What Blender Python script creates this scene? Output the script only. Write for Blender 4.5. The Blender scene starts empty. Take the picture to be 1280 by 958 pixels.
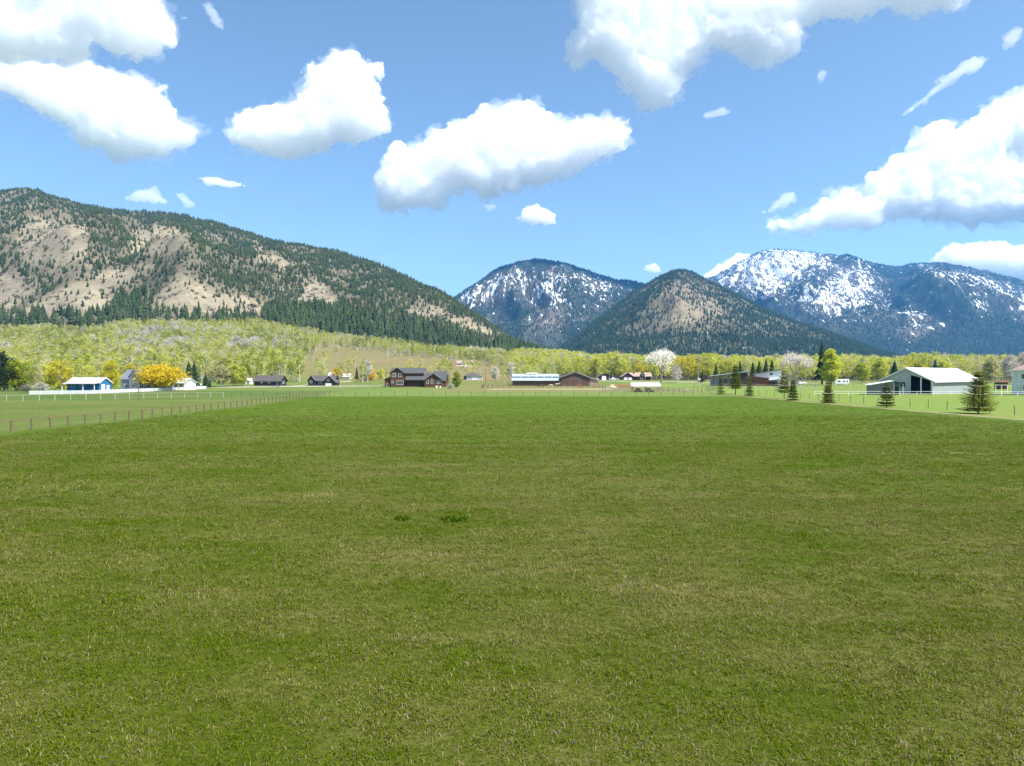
import bpy, bmesh, math, random
import numpy as np
from mathutils import Vector, Matrix
R = math.radians
random.seed(7)
rng = np.random.default_rng(7)
S = bpy.context.scene
COL = S.collection

# ------------------------------------------------------------------ camera, sky, sun
CAM_H = 5.5                       # drone height above the hay field (m)
F = 853.3                         # focal length in photo pixels (24 mm lens)
HY = 468.0                        # photo row of the horizon
cam_d = bpy.data.cameras.new('camera')
cam = bpy.data.objects.new('camera', cam_d); COL.objects.link(cam)
cam_d.lens = 24.0; cam_d.sensor_width = 36.0
cam_d.clip_start = 0.1; cam_d.clip_end = 60000
cam.location = (0, 0, CAM_H)
cam.rotation_euler = (R(90) - math.atan((479 - HY) / F), 0, 0)
S.camera = cam
SUN_EL, SUN_AZ = R(57), R(120)     # azimuth from +Y (straight ahead) towards +X (right)
w = bpy.data.worlds.new('World'); S.world = w; w.use_nodes = True
nt = w.node_tree; bg = nt.nodes['Background']
sk = nt.nodes.new('ShaderNodeTexSky'); sk.sky_type = 'NISHITA'; sk.sun_disc = False
sk.sun_elevation = SUN_EL; sk.sun_rotation = SUN_AZ
sk.altitude = 1900; sk.air_density = 1.0; sk.dust_density = 3.0; sk.ozone_density = 1.2
tint = nt.nodes.new('ShaderNodeMix'); tint.data_type = 'RGBA'; tint.blend_type = 'MULTIPLY'; tint.inputs[0].default_value = 1
tint.inputs[7].default_value = (0.98, 1.03, 0.97, 1)
nt.links.new(sk.outputs[0], tint.inputs[6]); nt.links.new(tint.outputs[2], bg.inputs[0]); bg.inputs[1].default_value = 0.104
sd = bpy.data.lights.new('sun', 'SUN'); sd.energy = 5.0; sd.angle = R(0.53); sd.color = (1.0, 0.96, 0.9)
sun = bpy.data.objects.new('sun', sd); COL.objects.link(sun)
sdir = Vector((math.sin(SUN_AZ) * math.cos(SUN_EL), math.cos(SUN_AZ) * math.cos(SUN_EL), math.sin(SUN_EL)))
sun.rotation_euler = sdir.to_track_quat('Z', 'Y').to_euler()
sun.location = (400, 100, 900)
S.view_settings.view_transform = 'Standard'; S.view_settings.look = 'None'
S.view_settings.exposure = 1.12; S.view_settings.gamma = 1.0
S.render.engine = 'CYCLES'
cy = S.cycles
cy.max_bounces = 48; cy.diffuse_bounces = 3; cy.glossy_bounces = 2; cy.transmission_bounces = 4
cy.transparent_max_bounces = 24; cy.volume_bounces = 48
cy.use_denoising = True; cy.use_adaptive_sampling = True; cy.adaptive_threshold = 0.02

# ------------------------------------------------------------------ helpers
def perlin(x, y, z, seed=0):
    """3-D gradient noise on arrays, about -1..1."""
    r = np.random.default_rng(seed + 11)
    gt = r.normal(size=(1024, 3)).astype(np.float32); gt /= np.linalg.norm(gt, axis=1)[:, None]
    perm = r.permutation(1024).astype(np.int32)
    x = np.asarray(x, np.float32); y = np.asarray(y, np.float32); z = np.asarray(z, np.float32)
    x, y, z = np.broadcast_arrays(x, y, z)
    xi = np.floor(x).astype(np.int32); yi = np.floor(y).astype(np.int32); zi = np.floor(z).astype(np.int32)
    xf = x - xi; yf = y - yi; zf = z - zi
    u = xf**3*(xf*(xf*6-15)+10); v = yf**3*(yf*(yf*6-15)+10); q = zf**3*(zf*(zf*6-15)+10)
    out = 0
    for a in (0, 1):
        pa = perm[(xi + a) & 1023]
        wa = u if a else 1 - u
        for b in (0, 1):
            pb = perm[(pa + yi + b) & 1023]
            wb = v if b else 1 - v
            for c in (0, 1):
                g = gt[perm[(pb + zi + c) & 1023]]
                wc = q if c else 1 - q
                out = out + wa*wb*wc*(g[..., 0]*(xf-a) + g[..., 1]*(yf-b) + g[..., 2]*(zf-c))
    return out * 1.5

def fbm(x, y, z=0.0, octaves=4, seed=0, gain=0.5, kind='n'):
    s, a, f, t = 0.0, 1.0, 1.0, 0.0
    for o in range(octaves):
        n = perlin(x*f, y*f, z*f + 7.3*o, seed + o)
        if kind == 'b': n = np.abs(n)*2.2 - 0.6          # rounded bumps, sharp creases
        if kind == 'r': n = 1 - np.abs(n)*2.2             # sharp ridges
        s = s + a*n; t += a; a *= gain; f *= 2.07
    return s / t

def smooth(e0, e1, x):
    t = np.clip((x - e0) / (e1 - e0), 0, 1); return t*t*(3 - 2*t)

def poly_sd(pts, X, Y):
    """signed distance to a polygon, positive inside."""
    d2 = np.full(X.shape, 1e12, np.float32); ins = np.zeros(X.shape, bool)
    n = len(pts)
    for i in range(n):
        (x0, y0), (x1, y1) = pts[i], pts[(i+1) % n]
        ex, ey = x1-x0, y1-y0; L = ex*ex + ey*ey + 1e-9
        t = np.clip(((X-x0)*ex + (Y-y0)*ey) / L, 0, 1)
        d2 = np.minimum(d2, (X-x0-t*ex)**2 + (Y-y0-t*ey)**2)
        c = ((y0 > Y) != (y1 > Y)) & (X < (x1-x0)*(Y-y0)/((y1-y0) + 1e-12) + x0)
        ins ^= c
    d = np.sqrt(d2)
    return np.where(ins, d, -d)

def new_mesh(name, verts, faces, smooth_shade=False):
    """mesh from numpy verts (n,3) and faces (m,k) of one size."""
    me = bpy.data.meshes.new(name)
    verts = np.asarray(verts, np.float32); faces = np.asarray(faces, np.int32)
    m, k = faces.shape
    me.vertices.add(len(verts)); me.vertices.foreach_set('co', verts.ravel())
    me.loops.add(m*k); me.loops.foreach_set('vertex_index', faces.ravel())
    me.polygons.add(m); me.polygons.foreach_set('loop_start', np.arange(0, m*k, k, dtype=np.int32))
    me.update(calc_edges=True)
    if smooth_shade: me.polygons.foreach_set('use_smooth', np.ones(m, bool))
    return me

def link(name, data, parent=None, mat=None, loc=None, **props):
    o = bpy.data.objects.new(name, data); COL.objects.link(o)
    if parent is not None: o.parent = parent
    if mat is not None and data is not None:
        data.materials.clear()
        for m in (mat if isinstance(mat, (list, tuple)) else [mat]): data.materials.append(m)
    if loc is not None: o.location = loc
    for k, v in props.items(): o[k] = v
    return o

def thing(name, label, cat, loc=(0, 0, 0), rz=0.0, group=None):
    o = bpy.data.objects.new(name, None); COL.objects.link(o)
    o.empty_display_size = 0.5
    o.location = loc; o.rotation_euler = (0, 0, rz); o['label'] = label; o['category'] = cat
    if group: o['group'] = group
    return o

# ---- materials
def new_mat(name):
    m = bpy.data.materials.new(name); m.use_nodes = True
    nt = m.node_tree; b = nt.nodes['Principled BSDF']
    return m, nt, b

def N(nt, typ, **kw):
    n = nt.nodes.new(typ)
    for k, v in kw.items():
        if k.startswith('i_'):
            key = k[2:]
            n.inputs[int(key) if key.isdigit() else key].default_value = v
        else: setattr(n, k, v)
    return n

def mixc(nt, fac, a, b, blend='MIX'):
    n = nt.nodes.new('ShaderNodeMix'); n.data_type = 'RGBA'; n.blend_type = blend
    for sock, v in ((n.inputs[0], fac), (n.inputs[6], a), (n.inputs[7], b)):
        if hasattr(v, 'links') or isinstance(v, bpy.types.NodeSocket): nt.links.new(v, sock)
        elif isinstance(v, (int, float)): sock.default_value = v
        else: sock.default_value = (*v, 1) if len(v) == 3 else v
    return n.outputs[2]

def ramp(nt, src, stops):
    n = nt.nodes.new('ShaderNodeValToRGB')
    e = n.color_ramp.elements
    while len(e) < len(stops): e.new(0.5)
    for el, (p, c) in zip(e, stops):
        el.position = p; el.color = (c, c, c, 1) if isinstance(c, (int, float)) else (*c, 1)
    nt.links.new(src, n.inputs[0]); return n.outputs[0]

def noise(nt, vec, scale, detail=4, rough=0.55, dist=0.0):
    n = N(nt, 'ShaderNodeTexNoise'); n.inputs['Scale'].default_value = scale
    n.inputs['Detail'].default_value = detail; n.inputs['Roughness'].default_value = rough
    n.inputs['Distortion'].default_value = dist
    if vec is not None: nt.links.new(vec, n.inputs['Vector'])
    return n.outputs['Fac']

def plain(name, col, rough=0.7, var=0.18, scale=3.0, metal=0.0, stretch=None):
    """a painted or weathered surface: base colour broken up by noise in object space."""
    m, nt, b = new_mat(name)
    tc = N(nt, 'ShaderNodeTexCoord'); v = tc.outputs['Object']
    if stretch:
        mp = N(nt, 'ShaderNodeMapping'); mp.inputs['Scale'].default_value = stretch
        nt.links.new(v, mp.inputs[0]); v = mp.outputs[0]
    f = noise(nt, v, scale, 5, 0.6)
    lo = tuple(c*(1-var) for c in col); hi = tuple(min(1, c*(1+var)) for c in col)
    c = ramp(nt, f, [(0.3, lo), (0.7, hi)])
    nt.links.new(c, b.inputs['Base Color'])
    b.inputs['Roughness'].default_value = rough; b.inputs['Metallic'].default_value = metal
    return m
# ------------------------------------------------------------------ clouds (far beyond and above the haze)
import openvdb
def cloud_material(name, density, veil):
    """droplets that scatter light inside the body, and a thin veil of droplets at its surface."""
    m, nt, b = new_mat(name); nt.nodes.remove(b); out = nt.nodes['Material Output']
    v = nt.nodes.new('ShaderNodeVolumeScatter'); v.inputs['Density'].default_value = density
    v.inputs['Anisotropy'].default_value = 0.1; v.inputs['Color'].default_value = (.9995, .9995, .9995, 1)
    nt.links.new(v.outputs[0], out.inputs['Volume'])
    tl = N(nt, 'ShaderNodeBsdfTranslucent'); tl.inputs[0].default_value = (.95, .95, .95, 1)
    tr = N(nt, 'ShaderNodeBsdfTransparent'); mx = N(nt, 'ShaderNodeMixShader'); mx.inputs[0].default_value = veil
    nt.links.new(tr.outputs[0], mx.inputs[1]); nt.links.new(tl.outputs[0], mx.inputs[2]); nt.links.new(mx.outputs[0], out.inputs['Surface'])
    return m
M_CLOUD = cloud_material('cloud_body', 0.014, 0.05)
M_FRINGE = cloud_material('cloud_fringe', 0.0022, 0.004)
M_WISP = cloud_material('cloud_wisp', 0.0055, 0.02)

def make_cloud(pts, Y0, label, R0=22.0, res=1.7, amp=15.0, lam=40.0, wisp=0.0, seed=1, holes=()):
    """a cloud body: an inflated outline roughened by billowing noise, at its own distance and real size (s metres per photo pixel)."""
    s = Y0 / F
    xs = [p[0] for p in pts]; ys = [p[1] for p in pts]
    pad = amp*2.0 + 6
    gx = np.arange(min(xs)-pad, max(xs)+pad, res, dtype=np.float32)
    gz = np.arange(min(ys)-pad, max(ys)+pad, res, dtype=np.float32)
    X, Z = np.meshgrid(gx, gz, indexing='ij')
    D = poly_sd(pts, X, Z)
    for (hx, hy, hr) in holes: D = np.minimum(D, np.hypot(X-hx, Z-hy) - hr)
    Rm = min(R0, max(6.0, float(D.max())))
    dmax = Rm*1.45 + amp*1.6 + 5
    gd = np.arange(-dmax, dmax, res, dtype=np.float32)
    f = np.minimum(D, Rm)[:, :, None] - (gd*gd/(2*Rm))[None, None, :]
    f = f.astype(np.float32)
    band = np.abs(f) < amp*1.5
    ii = np.nonzero(band)
    px, pz, pd = gx[ii[0]], gz[ii[1]], gd[ii[2]]
    so = seed*13.7
    fr = None
    if wisp <= 0.15 and len(pts) > 8:
        b2 = (f > -amp*3.2) & (f < amp*1.2); jj = np.nonzero(b2)
        qx, qz, qd = gx[jj[0]], gz[jj[1]], gd[jj[2]]
        fr = f.copy(); fr[jj] += amp*(0.12 + 2.3*fbm(qx/lam*2.2 - so, qz/lam*3.0, qd/lam*2.2, 4, seed+80, .7))
    nz = fbm(px/lam + so, pz/lam, pd/lam, 6, seed, 0.66, 'b') + 0.3*fbm(px/(lam*2) - so, pz/(lam*2), pd/(lam*2), 2, seed+50)
    f[ii] += amp*nz*1.75
    cx, cz = (min(xs)+max(xs))/2, (min(ys)+max(ys))/2
    def skin(name, fld, step_=1):
        g = openvdb.FloatGrid(); g.background = amp*2
        a_ = np.clip(-fld[::step_, ::step_, ::step_], -amp*2, amp*2).copy()
        a_[0] = a_[-1] = amp*2; a_[:, 0] = a_[:, -1] = amp*2; a_[:, :, 0] = a_[:, :, -1] = amp*2
        g.copyFromArray(a_)
        v, q = g.convertToQuads(0.0)
        v = v*res*step_; P = np.empty_like(v)
        P[:, 0] = (v[:, 0] + gx[0] - cx)*s; P[:, 1] = (v[:, 2] + gd[0])*s; P[:, 2] = (cz - v[:, 1] - gz[0])*s
        return new_mesh(name, P, q, True)
    me = skin('cloud', f)
    o = link('cloud', me, mat=M_WISP if wisp > 0.15 else M_CLOUD, loc=((cx-640)*s, Y0, CAM_H + (HY-cz)*s))
    if fr is not None: link('cloud_fringe', skin('cloud_fringe', fr, 2), o, M_FRINGE)
    o['label'] = label; o['category'] = 'cloud'; o['group'] = 'clouds over the valley'
    return o

CL = [
 ([(-260,-40),(-180,-80),(160,-80),(205,0),(222,28),(218,52),(200,68),(175,75),(150,68),(128,55),(110,58),(118,72),(95,82),(60,78),(30,75),(-70,92),(-200,60)], 4300, 'big white cloud running out of the top left corner of the sky', dict(holes=[(48,20,8)])),
 ([(-180,84),(-70,78),(35,75),(55,84),(90,90),(125,84),(150,95),(185,98),(205,120),(222,148),(258,163),(235,178),(210,198),(180,202),(150,198),(120,190),(97,185),(92,165),(70,150),(40,135),(0,118),(-70,104),(-170,98)], 4900, 'long white cloud slanting down below the corner cloud on the left', {}),
 ([(290,168),(299,149),(330,140),(367,130),(385,104),(387,86),(402,87),(418,68),(440,68),(452,77),(466,82),(471,105),(478,130),(484,155),(473,170),(452,178),(425,178),(405,188),(380,201),(345,198),(318,190),(292,183)], 5200, 'boot-shaped white cloud between the left cloud and the long middle cloud', {}),
 ([(468,227),(477,207),(497,187),(527,177),(557,162),(587,152),(602,140),(622,135),(640,128),(665,132),(700,152),(725,152),(760,147),(776,152),(788,165),(791,175),(770,192),(745,203),(720,213),(690,232),(660,236),(620,248),(600,253),(590,240),(565,238),(550,260),(520,263),(480,261),(472,250)], 6000, 'long white cumulus cloud in the middle of the sky', {}),
 ([(645,272),(655,263),(672,256),(695,268),(693,279),(665,283),(650,281)], 7500, 'small puff of cloud just below the long middle cumulus', dict(amp=5, lam=18, res=1.2)),
 ([(712,-90),(1230,-90),(1213,3),(1190,16),(1150,18),(1100,13),(1075,26),(1030,23),(1000,38),(1001,63),(975,82),(950,85),(925,70),(895,63),(880,82),(852,102),(848,124),(825,138),(803,142),(787,124),(772,113),(770,95),(745,75),(727,82),(713,73),(717,55),(722,25),(712,-20)], 4200, 'huge white cloud filling the top right of the sky', {}),
 ([(960,284),(966,279),(1002,272),(1042,243),(1057,235),(1075,247),(1087,227),(1112,203),(1137,188),(1147,168),(1167,158),(1190,157),(1187,167),(1215,152),(1227,137),(1260,121),(1290,108),(1350,112),(1430,150),(1480,210),(1440,262),(1350,268),(1250,282),(1190,284),(1150,277),(1100,277),(1080,287),(1040,285),(1010,290),(985,288)], 8200, 'broad white cumulus bank above the snowy mountain on the right', dict(holes=[(1256,192,3)])),
 ([(1122,150),(1132,140),(1150,122),(1167,106),(1196,82),(1215,72),(1228,76),(1222,90),(1200,99),(1175,116),(1150,133),(1127,144)], 5600, 'slanting wisp of cloud between the top right cloud and the cumulus bank', dict(amp=7, lam=22, res=1.4, wisp=0.22)),
 ([(1250,47),(1266,37),(1275,41),(1264,60),(1253,65)], 5000, 'faint small wisp near the right edge below the huge top cloud', dict(amp=5, lam=14, res=1.2, wisp=0.35)),
 ([(942,268),(960,260),(975,244),(990,240),(996,250),(980,259),(960,268)], 7400, 'thin curled wisp at the tip of the cumulus bank', dict(amp=5, lam=16, res=1.2, wisp=0.25)),
 ([(1160,330),(1185,307),(1210,305),(1240,302),(1260,310),(1300,302),(1345,312),(1345,352),(1280,350),(1200,350)], 11500, 'low white cloud peeping over the ridge at the right edge', dict(amp=6, lam=22, res=1.5)),
 ([(862,356),(885,338),(900,331),(915,320),(935,317),(945,330),(930,360)], 12000, 'low cloud behind the peak of the snowy mountain', dict(amp=5, lam=18, res=1.2)),
 ([(804,339),(806,332),(815,330),(825,333),(826,341),(815,343)], 10600, 'tiny round puff of cloud above the saddle of the blue mountain', dict(amp=2.5, lam=9, res=0.8)),
 ([(157,249),(175,237),(195,236),(203,245),(213,255),(200,256),(167,254)], 8200, 'pale wisp resting just over the ridge of the wooded hill', dict(amp=5, lam=16, res=1.2, wisp=0.28)),
 ([(220,243),(231,241),(247,257),(232,260)], 8300, 'faint wisp trailing beside the pale ridge wisp', dict(amp=4, lam=12, res=1.0, wisp=0.38)),
 ([(248,223),(262,221),(300,229),(309,234),(285,236),(262,233)], 7800, 'flat thin cloud floating above the ridge wisps', dict(amp=3.5, lam=13, res=1.0, wisp=0.1)),
 ([(256,10),(270,9),(279,24),(282,40),(273,38),(264,26)], 4600, 'small ragged wisp beside the top left corner cloud', dict(amp=4.5, lam=14, res=1.0, wisp=0.32)),
 ([(876,146),(888,140),(904,136),(911,144),(895,149),(880,150)], 6000, 'small flat wisp under the huge top right cloud', dict(amp=3.5, lam=12, res=1.0, wisp=0.2)),
 ([(1018,97),(1024,89),(1031,93),(1030,102),(1022,104)], 5000, 'tiny wisp in the gap right of the huge top cloud', dict(amp=3, lam=10, res=0.9, wisp=0.2)),
 ([(605,258),(618,255),(622,262),(610,264)], 7000, 'shred of cloud hanging under the long middle cumulus', dict(amp=3, lam=9, res=0.9, wisp=0.3)),
]
for i, (pts, Y0, lab, kw) in enumerate(CL):
    make_cloud(pts, Y0, lab, seed=i+3, **kw)
# ------------------------------------------------------------------ terrain
def wx(px, Y): return (px - 640.0) / F * Y
def wz(py, Y): return CAM_H + (HY - py) / F * Y

ZB_PX = [-2200, -400, 0, 100, 200, 320, 420, 520, 640, 700, 800, 1000, 1280, 2400]
ZB_Z  = [70, 66, 64, 67, 74, 72, 52, 40, 29, 25, 13, 8, 8, 10]
Y_FLAT, Y_BENCH = 280.0, 920.0
def ground_z(X, Y):
    X = np.asarray(X, np.float64); Y = np.asarray(Y, np.float64)
    px = 640 + F*X/np.maximum(Y, 200.0)
    zb = np.interp(px, ZB_PX, ZB_Z)
    t = np.clip((Y - Y_FLAT) / (Y_BENCH - Y_FLAT), 0, 1)
    z = zb*(0.30*t + 0.70*t*t)
    z = z + np.where(Y > Y_BENCH, (np.minimum(Y, 4000) - Y_BENCH)*0.02, 0)
    z = z + t*2.2*fbm(X/110, Y/110, 0, 3, 5)
    return z
def gz(X, Y): return float(ground_z(np.array([X]), np.array([Y]))[0])

def lines(spec):
    out = [spec[0][0]]
    for a, b, n, g in spec:
        t = np.linspace(0, 1, n+1)[1:]
        out += list(a + (b-a)*t**g)
    return np.array(out)
gxl = lines([(0, 330, 83, 1), (330, 1200, 60, 1.4), (1200, 14000, 40, 2)])
gx = np.concatenate([-gxl[:0:-1], gxl])
gy = lines([(-400, 0, 10, 1), (0, 330, 83, 1), (330, 1000, 70, 1), (1000, 4000, 40, 1.3), (4000, 16000, 20, 1.5)])
GX, GY = np.meshgrid(gx, gy, indexing='ij')
GZ = ground_z(GX, GY)
n0, n1 = GX.shape
idx = np.arange(n0*n1).reshape(n0, n1)
quads = np.stack([idx[:-1, :-1], idx[1:, :-1], idx[1:, 1:], idx[:-1, 1:]], -1).reshape(-1, 4)
me = new_mesh('ground', np.stack([GX, GY, GZ], -1).reshape(-1, 3), quads, True)
# land use: colour of each parcel as it grows there
GPX = 640 + F*GX/np.maximum(GY, 60)
def zone_cols():
    c = np.empty(GX.shape + (4,), np.float32); c[...] = (0.105, 0.175, 0.030, 1)            # spring pasture
    def put(mask, col):
        m = mask[..., None]; c[..., :3] = c[..., :3]*(1-m) + np.array(col, np.float32)*m
    wob = fbm(GX/60, GY/60, 3, 3, 21)*14
    put((smooth(-44, -49, GX)*smooth(142, 136, GY)), (0.080, 0.128, 0.018))                 # left paddock, thinner grass
    put(smooth(-44, -49, GX)*smooth(140, 146, GY)*smooth(232, 224, GY), (0.065, 0.125, 0.018))
    put(smooth(168, 172, GY)*smooth(300, 240, GY)*smooth(62, 50, GX)*smooth(-60, -48, GX), (0.115, 0.195, 0.030))   # bright strip past the wire fence
    put(smooth(205, 212, GY)*smooth(330, 300, GY)*smooth(-30, -20, GX)*smooth(70, 60, GX), (0.17, 0.175, 0.06))     # corral
    put(smooth(60, 64, GX)*smooth(420, 330, GY), (0.150, 0.240, 0.035))                     # lush grass right of the trees
    bench = smooth(300, 420, GY + wob)
    put(bench*smooth(690, 640, GPX), (0.17, 0.18, 0.05))
    wood = bench*smooth(395, 350, GPX + wob)
    put(wood, (0.155, 0.185, 0.045))
    mead = bench*smooth(360, 400, GPX+wob)*smooth(700, 650, GPX)
    put(mead, (0.175, 0.160, 0.060)); put(mead*smooth(-.2, .3, fbm(GX/90, GY/40, 9, 3, 33)), (0.22, 0.165, 0.080))
    put(smooth(650, 700, GPX)*smooth(380, 460, GY), (0.14, 0.16, 0.05))
    c[..., :3] *= 0.82
    return c
zc = zone_cols()
ca = me.color_attributes.new('parcel', 'FLOAT_COLOR', 'POINT')
ca.data.foreach_set('color', zc.reshape(-1))
def ground_mat():
    m, nt, b = new_mat('pasture')
    geo = N(nt, 'ShaderNodeNewGeometry'); P = geo.outputs['Position']
    at = N(nt, 'ShaderNodeAttribute'); at.attribute_name = 'parcel'
    f1 = noise(nt, P, 0.05, 6, 0.65); f2 = noise(nt, P, 1.3, 4, 0.7)
    c = mixc(nt, ramp(nt, f1, [(0.35, 0.0), (0.75, 0.55)]), at.outputs['Color'], (0.19, 0.165, 0.065))
    c = mixc(nt, 1.0, c, ramp(nt, f2, [(0.25, 0.62), (0.75, 1.3)]), 'MULTIPLY')
    nt.links.new(c, b.inputs['Base Color']); b.inputs['Roughness'].default_value = 0.95
    b.inputs['Specular IOR Level'].default_value = 0.1
    bp = N(nt, 'ShaderNodeBump'); bp.inputs['Strength'].default_value = 0.6; bp.inputs['Distance'].default_value = 0.15
    nt.links.new(f2, bp.inputs['Height']); nt.links.new(bp.outputs[0], b.inputs['Normal'])
    return m
link('ground', me, mat=ground_mat(), kind='structure')

# ---- mountains: each a height field from its foot to its crest and down the far side
def mountain(name, ridge, foot, mat, nu, nv, px0, px1, relief, lam, prof=1.0, seed=1, bumps=(), back=0.45, label=None, crest=4.0, kern=5):
    """ridge: (px, py, depth) of the crest; foot: (px, py, depth)."""
    r = np.array(ridge, float); f = np.array(foot, float)
    px = np.linspace(px0, px1, nu)
    Yr = np.interp(px, r[:, 0], r[:, 2]); pyr = np.interp(px, r[:, 0], r[:, 1])
    Yb = np.interp(px, f[:, 0], f[:, 2]); pyb = np.interp(px, f[:, 0], f[:, 1])
    zr = CAM_H + (HY - pyr)/F*Yr - crest; zb = CAM_H + (HY - pyb)/F*Yb - 4
    zb = np.minimum(zb, ground_z((px-640)/F*Yb, Yb) - 6)
    k = np.ones(kern)/kern; zr = np.convolve(np.pad(zr, kern//2, 'edge'), k, 'valid')
    t = np.concatenate([np.linspace(0, 1, nv), 1 + np.linspace(0, back, nv//4)[1:]])
    T, PXg = np.meshgrid(t, px, indexing='xy')
    Y = Yb[:, None] + (Yr - Yb)[:, None]*T
    X = (PXg - 640)/F*Y
    up = np.clip(T, 0, 1)
    prf = up**prof
    Z = zb[:, None] + (zr - zb)[:, None]*prf
    Z = Z - np.where(T > 1, (T-1)*(zr - zb)[:, None]*1.3, 0)
    H = (zr - zb)[:, None]
    env = np.sin(np.pi*np.clip(up, 0, 1)**0.9)**0.8
    wv = fbm(X/(lam*1.6), Y/(lam*1.6), 1.7, 3, seed+40)
    rr = fbm(X/lam + 0.5*wv, Y/(lam*2.2) + 0.5*wv, 0.3, 5, seed, 0.5, 'r')
    Z = Z + relief*H*env*(rr - 0.25) + 0.02*H*fbm(X/(lam*.2), Y/(lam*.2), 0, 3, seed+9)*np.clip(up*3, 0, 1)
    for (bpx, bt, sp, stt, hgt) in bumps:
        ex = np.exp(-((PXg-bpx)/sp)**2)
        Z = Z + hgt*ex*np.exp(-np.abs((T-bt)/stt)**np.where(T > bt, 1.3, 1.6))
    m_ = len(px); n_ = len(t)
    ix = np.arange(m_*n_).reshape(m_, n_)
    q = np.stack([ix[:-1, :-1], ix[1:, :-1], ix[1:, 1:], ix[:-1, 1:]], -1).reshape(-1, 4)
    me = new_mesh(name, np.stack([X, Y, Z], -1).reshape(-1, 3), q, True)
    o = link(name, me, mat=mat, kind='structure')
    if label: o['label'] = label
    return dict(X=X, Y=Y, Z=Z, PX=PXg, T=T, PY=HY - (Z - CAM_H)*F/Y, px=px, t=t, obj=o)

def interp_grid(G, u, v):
    """bilinear sample of all arrays of a mountain at fractional grid positions u (column), v (row)."""
    i = np.clip(u.astype(int), 0, G['X'].shape[0]-2); j = np.clip(v.astype(int), 0, G['X'].shape[1]-2)
    a = (u-i)[..., None]; b = (v-j)[..., None]
    st = np.stack([G['X'], G['Y'], G['Z']], -1)
    return (st[i, j]*(1-a)*(1-b) + st[i+1, j]*a*(1-b) + st[i, j+1]*(1-a)*b + st[i+1, j+1]*a*b)

def slope_mat(name, grass, rock, scrub, snow=0.0, snow_lo=0.0, snow_hi=1e6, sscale=0.006, stretch=(1, 1, 1), wood=(0.05, 0.06, 0.035), wood_amt=0.35):
    m, nt, b = new_mat(name)
    geo = N(nt, 'ShaderNodeNewGeometry'); P = geo.outputs['Position']
    f1 = noise(nt, P, 0.006, 7, 0.62); f2 = noise(nt, P, 0.035, 6, 0.65); f3 = noise(nt, P, 0.15, 4, 0.7)
    c = mixc(nt, ramp(nt, f1, [(0.38, 0.0), (0.62, 1.0)]), grass, rock)
    c = mixc(nt, ramp(nt, f2, [(0.5, 0.0), (0.66, 0.8)]), c, scrub)
    at = N(nt, 'ShaderNodeAttribute'); at.attribute_name = 'wood'
    wf = N(nt, 'ShaderNodeMath', operation='MULTIPLY'); nt.links.new(at.outputs['Fac'], wf.inputs[0]); wf.inputs[1].default_value = wood_amt
    c = mixc(nt, wf.outputs[0], c, wood)
    c = mixc(nt, 1.0, c, ramp(nt, f3, [(0.25, 0.72), (0.75, 1.25)]), 'MULTIPLY')
    if snow > 0:
        sa = N(nt, 'ShaderNodeAttribute'); sa.attribute_name = 'snow'
        mp = N(nt, 'ShaderNodeMapping'); mp.inputs['Scale'].default_value = (1, .22, .30); mp.inputs['Rotation'].default_value = (0, R(24), 0); nt.links.new(P, mp.inputs[0])
        f4 = noise(nt, mp.outputs[0], 0.042, 7, 0.76)
        ad = N(nt, 'ShaderNodeMath', operation='ADD'); nt.links.new(sa.outputs['Fac'], ad.inputs[0]); cn = N(nt, 'ShaderNodeMath', operation='MULTIPLY_ADD'); nt.links.new(f4, cn.inputs[0]); cn.inputs[1].default_value = 2.6; cn.inputs[2].default_value = -.8; nt.links.new(cn.outputs[0], ad.inputs[1])
        c = mixc(nt, ramp(nt, ad.outputs[0], [(0.95/2, 0.0), (1.03/2, 1.0)]) if False else step(nt, ad.outputs[0], 0.93, 1.0), c, (0.82, 0.84, 0.88))
    nt.links.new(c, b.inputs['Base Color']); b.inputs['Roughness'].default_value = 0.95
    b.inputs['Specular IOR Level'].default_value = 0.05
    bp = N(nt, 'ShaderNodeBump'); bp.inputs['Strength'].default_value = 0.5; bp.inputs['Distance'].default_value = 4.0
    nt.links.new(f2, bp.inputs['Height']); nt.links.new(bp.outputs[0], b.inputs['Normal'])
    return m
def step(nt, src, a, b_):
    n = N(nt, 'ShaderNodeMapRange'); n.interpolation_type = 'SMOOTHSTEP'
    n.inputs[1].default_value = a; n.inputs[2].default_value = b_
    nt.links.new(src, n.inputs[0]); return n.outputs[0]

def set_attr(G, name, arr):
    a = G['obj'].data.attributes.new(name, 'FLOAT', 'POINT'); a.data.foreach_set('value', arr.astype(np.float32).ravel())

M_HILL = slope_mat('dry_hillside', (0.285, 0.245, 0.165), (0.20, 0.172, 0.125), (0.13, 0.11, 0.08), wood=(0.085, 0.078, 0.052), wood_amt=0.9)
M_MID = slope_mat('grey_hillside', (0.26, 0.215, 0.14), (0.18, 0.15, 0.12), (0.11, 0.095, 0.07), snow=1, wood=(0.035, 0.05, 0.028), wood_amt=0.8)
M_BLUE = slope_mat('snowy_slope', (0.20, 0.165, 0.12), (0.14, 0.12, 0.105), (0.09, 0.08, 0.07), snow=1, wood=(0.016, 0.030, 0.026), wood_amt=0.95)

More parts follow.
